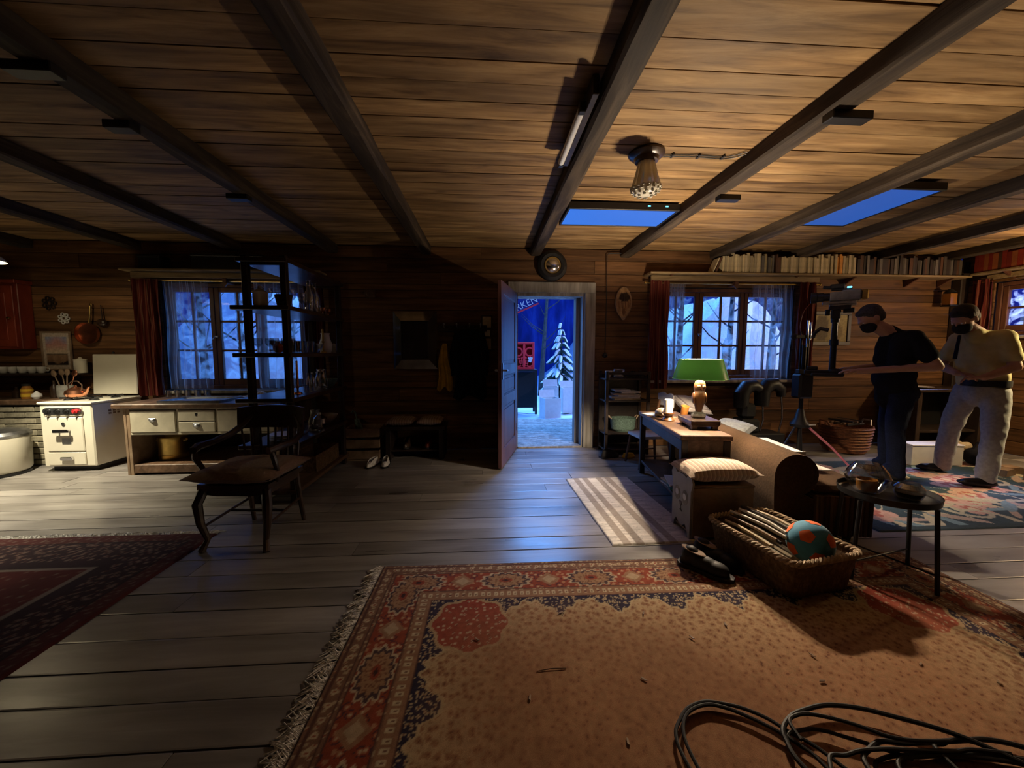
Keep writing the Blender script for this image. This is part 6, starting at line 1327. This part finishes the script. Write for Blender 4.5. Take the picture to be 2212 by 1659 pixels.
for (loc,rz,lab) in (((1.245,2.05,.016),-.85,'black rubber clog nearest the toy box corner'),((1.36,2.13,.016),-.95,'black rubber clog half hidden beside the wicker basket')):
    t=thing('clog',lab,'shoe',loc,rz,'black clogs')
    organic('upper',[((-.10,0,.035),(.10,0,.03),.036,.036)],[((.065,0,.04),.070,.050,.040),((0,0,.045),.085,.048,.045),((-.075,0,.064),.052,.045,.062)],M['rubber'],t,.006,3); part('sole',MB().prism([(-.145,.02),(-.12,.045),(-.03,.04),(.06,.055),(.12,.045),(.16,.015),(.16,-.015),(.12,-.045),(.06,-.055),(-.03,-.04),(-.12,-.045),(-.145,-.02)],0,.02,'z'),M['rubber'],t)
    part('lining',MB().at((-.06,0,.102),0,.18).lathe([(0,.006),(.06,.004),(.066,0)],n=20,sx=1.05,sy=.55),M['taupe'],t,'beige lining')
# ---- first man: bent over the camera rig, seen from his left side
m1=tag(link(bpy.data.objects.new('person',None)),'man in black T-shirt and dark jeans bent over a camera rig','person'); m1.location=(4.05,3.60,.012); m1.rotation_euler=(0,0,-math.radians(40))
o=Vector((4.12,3.58,0)); w=lambda x,y,z:(x-o.x,y-o.y,z)
HY,HP=math.radians(203),math.radians(36)
hd,HT,HR=headparts(w(3.925,3.50,1.605),HY,HP,1.06)
shN=w(4.235,3.40,1.395); shF=w(4.16,3.78,1.40); elN=w(4.385,3.33,1.135); elF=w(4.13,3.88,1.12); wrN=w(3.86,3.42,1.075); wrF=w(3.85,3.74,1.09)
hN=hand(wrN,(-1,.22,.05),1,.45,(0,-.15,1)); hF=hand(wrF,(-1,-.1,-.02),-1,.45)
body=organic('body',[(w(3.99,3.52,1.52),w(4.13,3.57,1.42),.062,.072),(shN,elN,.050,.043),(elN,wrN,.043,.028),(shF,elF,.050,.043),(elF,wrF,.043,.028),(w(4.15,3.58,1.35),w(4.17,3.58,.95),.09,.10),(w(4.19,3.49,.92),w(4.16,3.47,.50),.075,.052),(w(4.16,3.47,.50),w(4.20,3.46,.08),.050,.036),(w(4.17,3.67,.92),w(4.14,3.70,.50),.075,.052),(w(4.14,3.70,.50),w(4.16,3.72,.08),.050,.036)]+hN+hF,hd,M['skin'],m1,.0065,3)
organic('t_shirt',[(shN,tuple(Vector(shN).lerp(Vector(elN),.62)),.078,.075),(shF,tuple(Vector(shF).lerp(Vector(elF),.55)),.078,.074),(shN,shF,.085,.085),(w(4.17,3.44,1.36),w(4.17,3.47,.96),.10,.115),(w(4.13,3.70,1.36),w(4.15,3.68,.96),.10,.115),(w(4.10,3.58,1.40),w(4.07,3.58,1.20),.10,.10),(w(4.14,3.58,1.1),w(4.14,3.58,.82),.14,.135),(w(4.08,3.555,1.455),w(4.14,3.58,1.40),.075,.09)],[(w(4.20,3.58,1.28),.125,.20,.16),(w(4.10,3.58,1.0),.13,.17,.12)],M['tee'],m1,.012,6,None,.010)
organic('jeans',[(w(4.17,3.58,.93),w(4.17,3.58,.84),.145,.15),(w(4.20,3.50,.88),w(4.165,3.48,.50),.105,.078),(w(4.165,3.48,.50),w(4.20,3.46,.07),.076,.068),(w(4.17,3.67,.88),w(4.14,3.70,.50),.105,.078),(w(4.14,3.70,.50),w(4.16,3.72,.07),.076,.068)],[(w(4.21,3.58,.86),.13,.16,.11),(w(4.16,3.46,.11),.085,.075,.05),(w(4.13,3.72,.11),.085,.075,.05)],M['jeans'],m1,.012,5,None,.008)
for nm,p in (('shoe',w(4.15,3.45,.045)),('shoe',w(4.11,3.72,.045))): organic(nm,[(( p[0]+.07,p[1],.045),(p[0]-.10,p[1],.035),.042,.034)],[((p[0]-.02,p[1],.03),.14,.05,.03)],M['black'],m1,.008,3)
organic('hair',[],[(HT((-.022,0,.042)),.106,.088,.092,HY,HP),(HT((-.062,0,-.002)),.058,.074,.078,HY,HP),(HT((.036,0,.084)),.048,.060,.030,HY,HP)],M['hair'],m1,.008,3)
organic('face_mask',[],[(HT((.052,0,-.062)),.066,.071,.062,HY,HP),(HT((.09,0,-.032)),.024,.034,.030,HY,HP)],M['mask'],m1,.006,3)
part('mask_strap',MB().tube([HT((.05,-.062,-.03)),HT((.02,-.078,-.02)),HT((-.01,-.086,.0))],.003,6),M['mask'],m1)
part('eye',MB().sph(HT((.083,.033,.003)),.010,n=8,m=6),M['white'],m1); part('eye',MB().sph(HT((.083,-.033,.003)),.010,n=8,m=6),M['white'],m1)
# ---- second man: standing with one arm folded, head bowed
m2=tag(link(bpy.data.objects.new('person',None)),'man in pale yellow T-shirt and light grey trousers, arm folded at his belt','person'); m2.location=(4.78,3.45,.012); m2.rotation_euler=(0,0,-math.radians(36))
o2=Vector((4.85,3.45,0)); w=lambda x,y,z:(x-o2.x,y-o2.y,z)
Y2,P2=math.radians(222),math.radians(32)
hd,HT,HR=headparts(w(4.70,3.36,1.585),Y2,P2,1.06)
sN=w(4.975,3.345,1.40); sF=w(4.745,3.58,1.39); eN=w(5.03,3.29,1.13); eF=w(4.64,3.60,1.12); wN=w(4.82,3.22,1.03); wF=w(4.69,3.36,1.06)
hN=hand(wN,(-.85,.25,.0),1,.7); hF=hand(wF,(.8,-.45,-.1),-1,.7)
organic('body',[(w(4.74,3.38,1.50),w(4.86,3.45,1.40),.062,.075),(sN,eN,.052,.045),(eN,wN,.044,.030),(sF,eF,.052,.045),(eF,wF,.044,.030),(w(4.88,3.48,1.34),w(4.92,3.50,.95),.085,.10),(w(4.97,3.42,.92),w(4.95,3.31,.50),.080,.055),(w(4.95,3.31,.50),w(4.90,3.24,.08),.052,.038),(w(4.83,3.55,.92),w(4.76,3.62,.50),.080,.055),(w(4.76,3.62,.50),w(4.74,3.68,.08),.052,.038)]+hN+hF,hd,M['skin'],m2,.0065,3)
lp=lambda a,b,t:tuple(Vector(a).lerp(Vector(b),t))
organic('t_shirt',[(sN,lp(sN,eN,.66),.070,.070),(sF,lp(sF,eF,.62),.070,.068),(sN,sF,.078,.078),(w(4.93,3.41,1.34),w(4.95,3.43,.98),.10,.11),(w(4.80,3.53,1.34),w(4.85,3.53,.98),.095,.11),(w(4.79,3.39,1.43),w(4.87,3.46,1.38),.078,.10)],[(w(4.885,3.47,1.25),.16,.125,.17,-.7),(w(4.90,3.46,1.03),.155,.135,.10,-.7)],M['shirt'],m2,.012,5,None,.010)
organic('trousers',[(w(4.91,3.47,.95),w(4.91,3.48,.86),.135,.14),(w(4.97,3.42,.88),w(4.95,3.31,.50),.105,.085),(w(4.95,3.31,.50),w(4.90,3.24,.07),.082,.072),(w(4.83,3.55,.88),w(4.76,3.62,.50),.105,.085),(w(4.76,3.62,.50),w(4.74,3.68,.07),.082,.072)],[(w(4.95,3.50,.88),.14,.14,.12)],M['khaki'],m2,.012,5,None,.008)
part('belt',MB().at(w(4.915,3.465,.965),0,0,-.7).lathe([(.145,-.03),(.152,-.03),(.152,.03),(.145,.03)],n=36,sx=1.10,sy=1.0),M['black'],m2)
for p,a in ((w(4.86,3.21,.045),.35),(w(4.69,3.67,.045),.0)): organic('shoe',[((p[0]+.07,p[1]+.02,.045),(p[0]-.10,p[1]-.02-.03*a,.035),.044,.036)],[((p[0]-.02,p[1],.03),.145,.055,.03,.15)],M['black'],m2,.008,3)
organic('hair',[],[(HT((-.022,0,.042)),.108,.090,.096,Y2,P2),(HT((-.06,0,.0)),.064,.080,.085,Y2,P2),(HT((.040,0,.084)),.052,.064,.034,Y2,P2)],M['hairb'],m2,.008,3)
organic('face_mask',[],[(HT((.052,0,-.062)),.066,.071,.062,Y2,P2),(HT((.09,0,-.032)),.024,.034,.030,Y2,P2)],M['mask'],m2,.006,3)
part('ear_piece',MB().sph(HT((-.01,-.090,-.015)),.013),M['white'],m2,'white ear piece'); part('mask_strap',MB().tube([HT((.05,-.062,-.03)),HT((.02,-.078,-.02)),HT((-.01,-.088,.0))],.003,6),M['mask'],m2)
part('lanyard',MB().tube([w(4.70,3.42,1.43),w(4.685,3.40,1.32),w(4.67,3.38,1.20)],[.012,.014,.016],6),M['jeans'],m2)
part('eye',MB().sph(HT((.083,.033,.003)),.010,n=8,m=6),M['white'],m2); part('eye',MB().sph(HT((.083,-.033,.003)),.010,n=8,m=6),M['white'],m2)

# ---- stabiliser rig held by the first man: camera on a mast
rg=thing('camera_rig','film camera with lens on a black stabiliser mast held by the man in black','camera rig',(3.725,3.925,1.012),-math.radians(40))
part('mast',MB().cyl((0,0,.05),(0,0,.70),.030,.026,14).cyl((0,0,.34),(0,0,.40),.040,n=14).cyl((0,0,.58),(0,0,.63),.038,n=14),M['blackm'],rg)
cm_=part('camera_body',MB().box(.03,.19,-.06,.06,.80,.915,.012).box(-.06,.04,-.05,.05,.805,.90,.008),M['stone'],rg,'pale grey camera body')
part('lens',MB().at((-.05,0,.855),ry=-PI/2).lathe([(0,0),(.042,0),(.042,.06),(.050,.065),(.050,.11),(.058,.12),(.060,.17),(.052,.172),(.048,.13),(0,.12)],n=22),M['black'],cm_); part('battery',MB().box(.19,.245,-.05,.05,.81,.905,.008),M['brass'],cm_); part('top_handle',MB().box(-.05,.12,-.02,.02,.915,.935,.004).box(-.06,.06,-.03,.03,.935,.985,.008).cyl((-.05,0,.95),(-.12,-.01,.96),.018),M['black'],cm_)
part('monitor_light',MB().box(.075,.115,-.033,-.02,.935,.950,.003),M['led'],cm_); part('base_plate',MB().box(-.12,.16,-.05,.05,.775,.80,.004).box(-.06,.16,-.045,.045,.755,.770,.003),M['steel'],rg)
part('stage',MB().box(-.06,.12,-.06,.06,.715,.755,.006).box(-.09,-.05,-.035,.035,.66,.72,.006).box(.06,.15,-.03,.03,.68,.73,.006).box(-.04,.04,-.05,.05,.62,.715,.008),M['black'],rg)
part('sled',MB().box(-.24,.08,-.05,.05,.02,.07,.008).box(-.18,.10,-.075,.075,.0,.04,.012).box(-.22,-.12,-.03,.03,.07,.11,.008),M['black'],rg); part('grip_arm',MB().tube([(-.05,-.01,.50),(-.12,0,.52),(-.17,0,.47),(-.18,0,.42)],.020,8),M['black'],rg)
part('hand_grip',MB().sph((.03,-.02,.055),.075,.05,.035,n=16,m=10),M['rubber'],rg); part('cable',MB().tube(smooth([(-.14,0,.86),(-.22,.0,.80),(-.28,0,.70),(-.30,0,.55),(-.28,0,.45)]),.004,6),M['redcab'],rg)
# ---- stand beside it
sd=thing('equipment_stand','black equipment stand with rods beside the camera rig','stand',(3.60,4.16,.011))
part('column',MB().cyl((0,0,.46),(0,0,1.35),.022).cyl((.04,0,.9),(.04,0,1.55),.014).cyl((-.035,.01,.9),(-.035,.01,1.5),.012),M['blackm'],sd); part('weight_case',MB().box(-.085,.085,-.07,.07,.74,1.02,.02),M['black'],sd); part('clamp',MB().box(-.12,.06,-.03,.03,1.42,1.46,.005).box(-.07,.07,-.03,.03,1.02,1.07,.005).sph((-.13,0,1.44),.035),M['black'],sd)
part('chrome_rod',MB().cyl((.0,-.03,1.32),(.0,-.03,1.62),.010).cyl((.035,-.03,1.40),(.035,-.03,1.60),.008),M['chrome'],sd); part('collar',MB().lathe([(.02,.62),(.035,.60),(.06,.50),(.10,.44),(.095,.41),(.03,.40),(.02,.38)],n=14),M['black'],sd)
for a,m_ in ((PI*.25,'black'),(PI*1.12,'black'),(PI*1.80,'pink')): part('leg',MB().tube([(.03*math.cos(a),.03*math.sin(a),.46),(.30*math.cos(a),.30*math.sin(a),.20),(.46*math.cos(a),.46*math.sin(a),.012)],[.013,.012,.010],8),M[m_],sd,'pink-taped leg' if m_=='pink' else None)
part('centre_tube',MB().cyl((0,0,.12),(0,0,.48),.018),M['black'],sd); part('tag',MB().box(.02,.10,-.11,-.10,.44,.455,.002),M['white'],sd)

# ------------------------------------------------------------------ look-alikes: say which one, counted as seen from the camera
from collections import defaultdict
same=defaultdict(list)
for o_ in SC.objects:
    if o_.parent is None and o_.get('label') and not o_.get('kind'): same[o_['label']].append(o_)
for lab,L_ in same.items():
    if len(L_)<2: continue
    L_.sort(key=lambda o_:math.atan2(o_.location.x,o_.location.y)); nn=len(L_)
    for i,o_ in enumerate(L_):
        k=i+1; sfx='th' if 10<=k%100<=20 else {1:'st',2:'nd',3:'rd'}.get(k%10,'th')
        pos='leftmost' if i==0 else ('rightmost' if i==nn-1 else f'{k}{sfx} from the left')
        o_['label']=' '.join((lab+', '+pos).split()[:16])
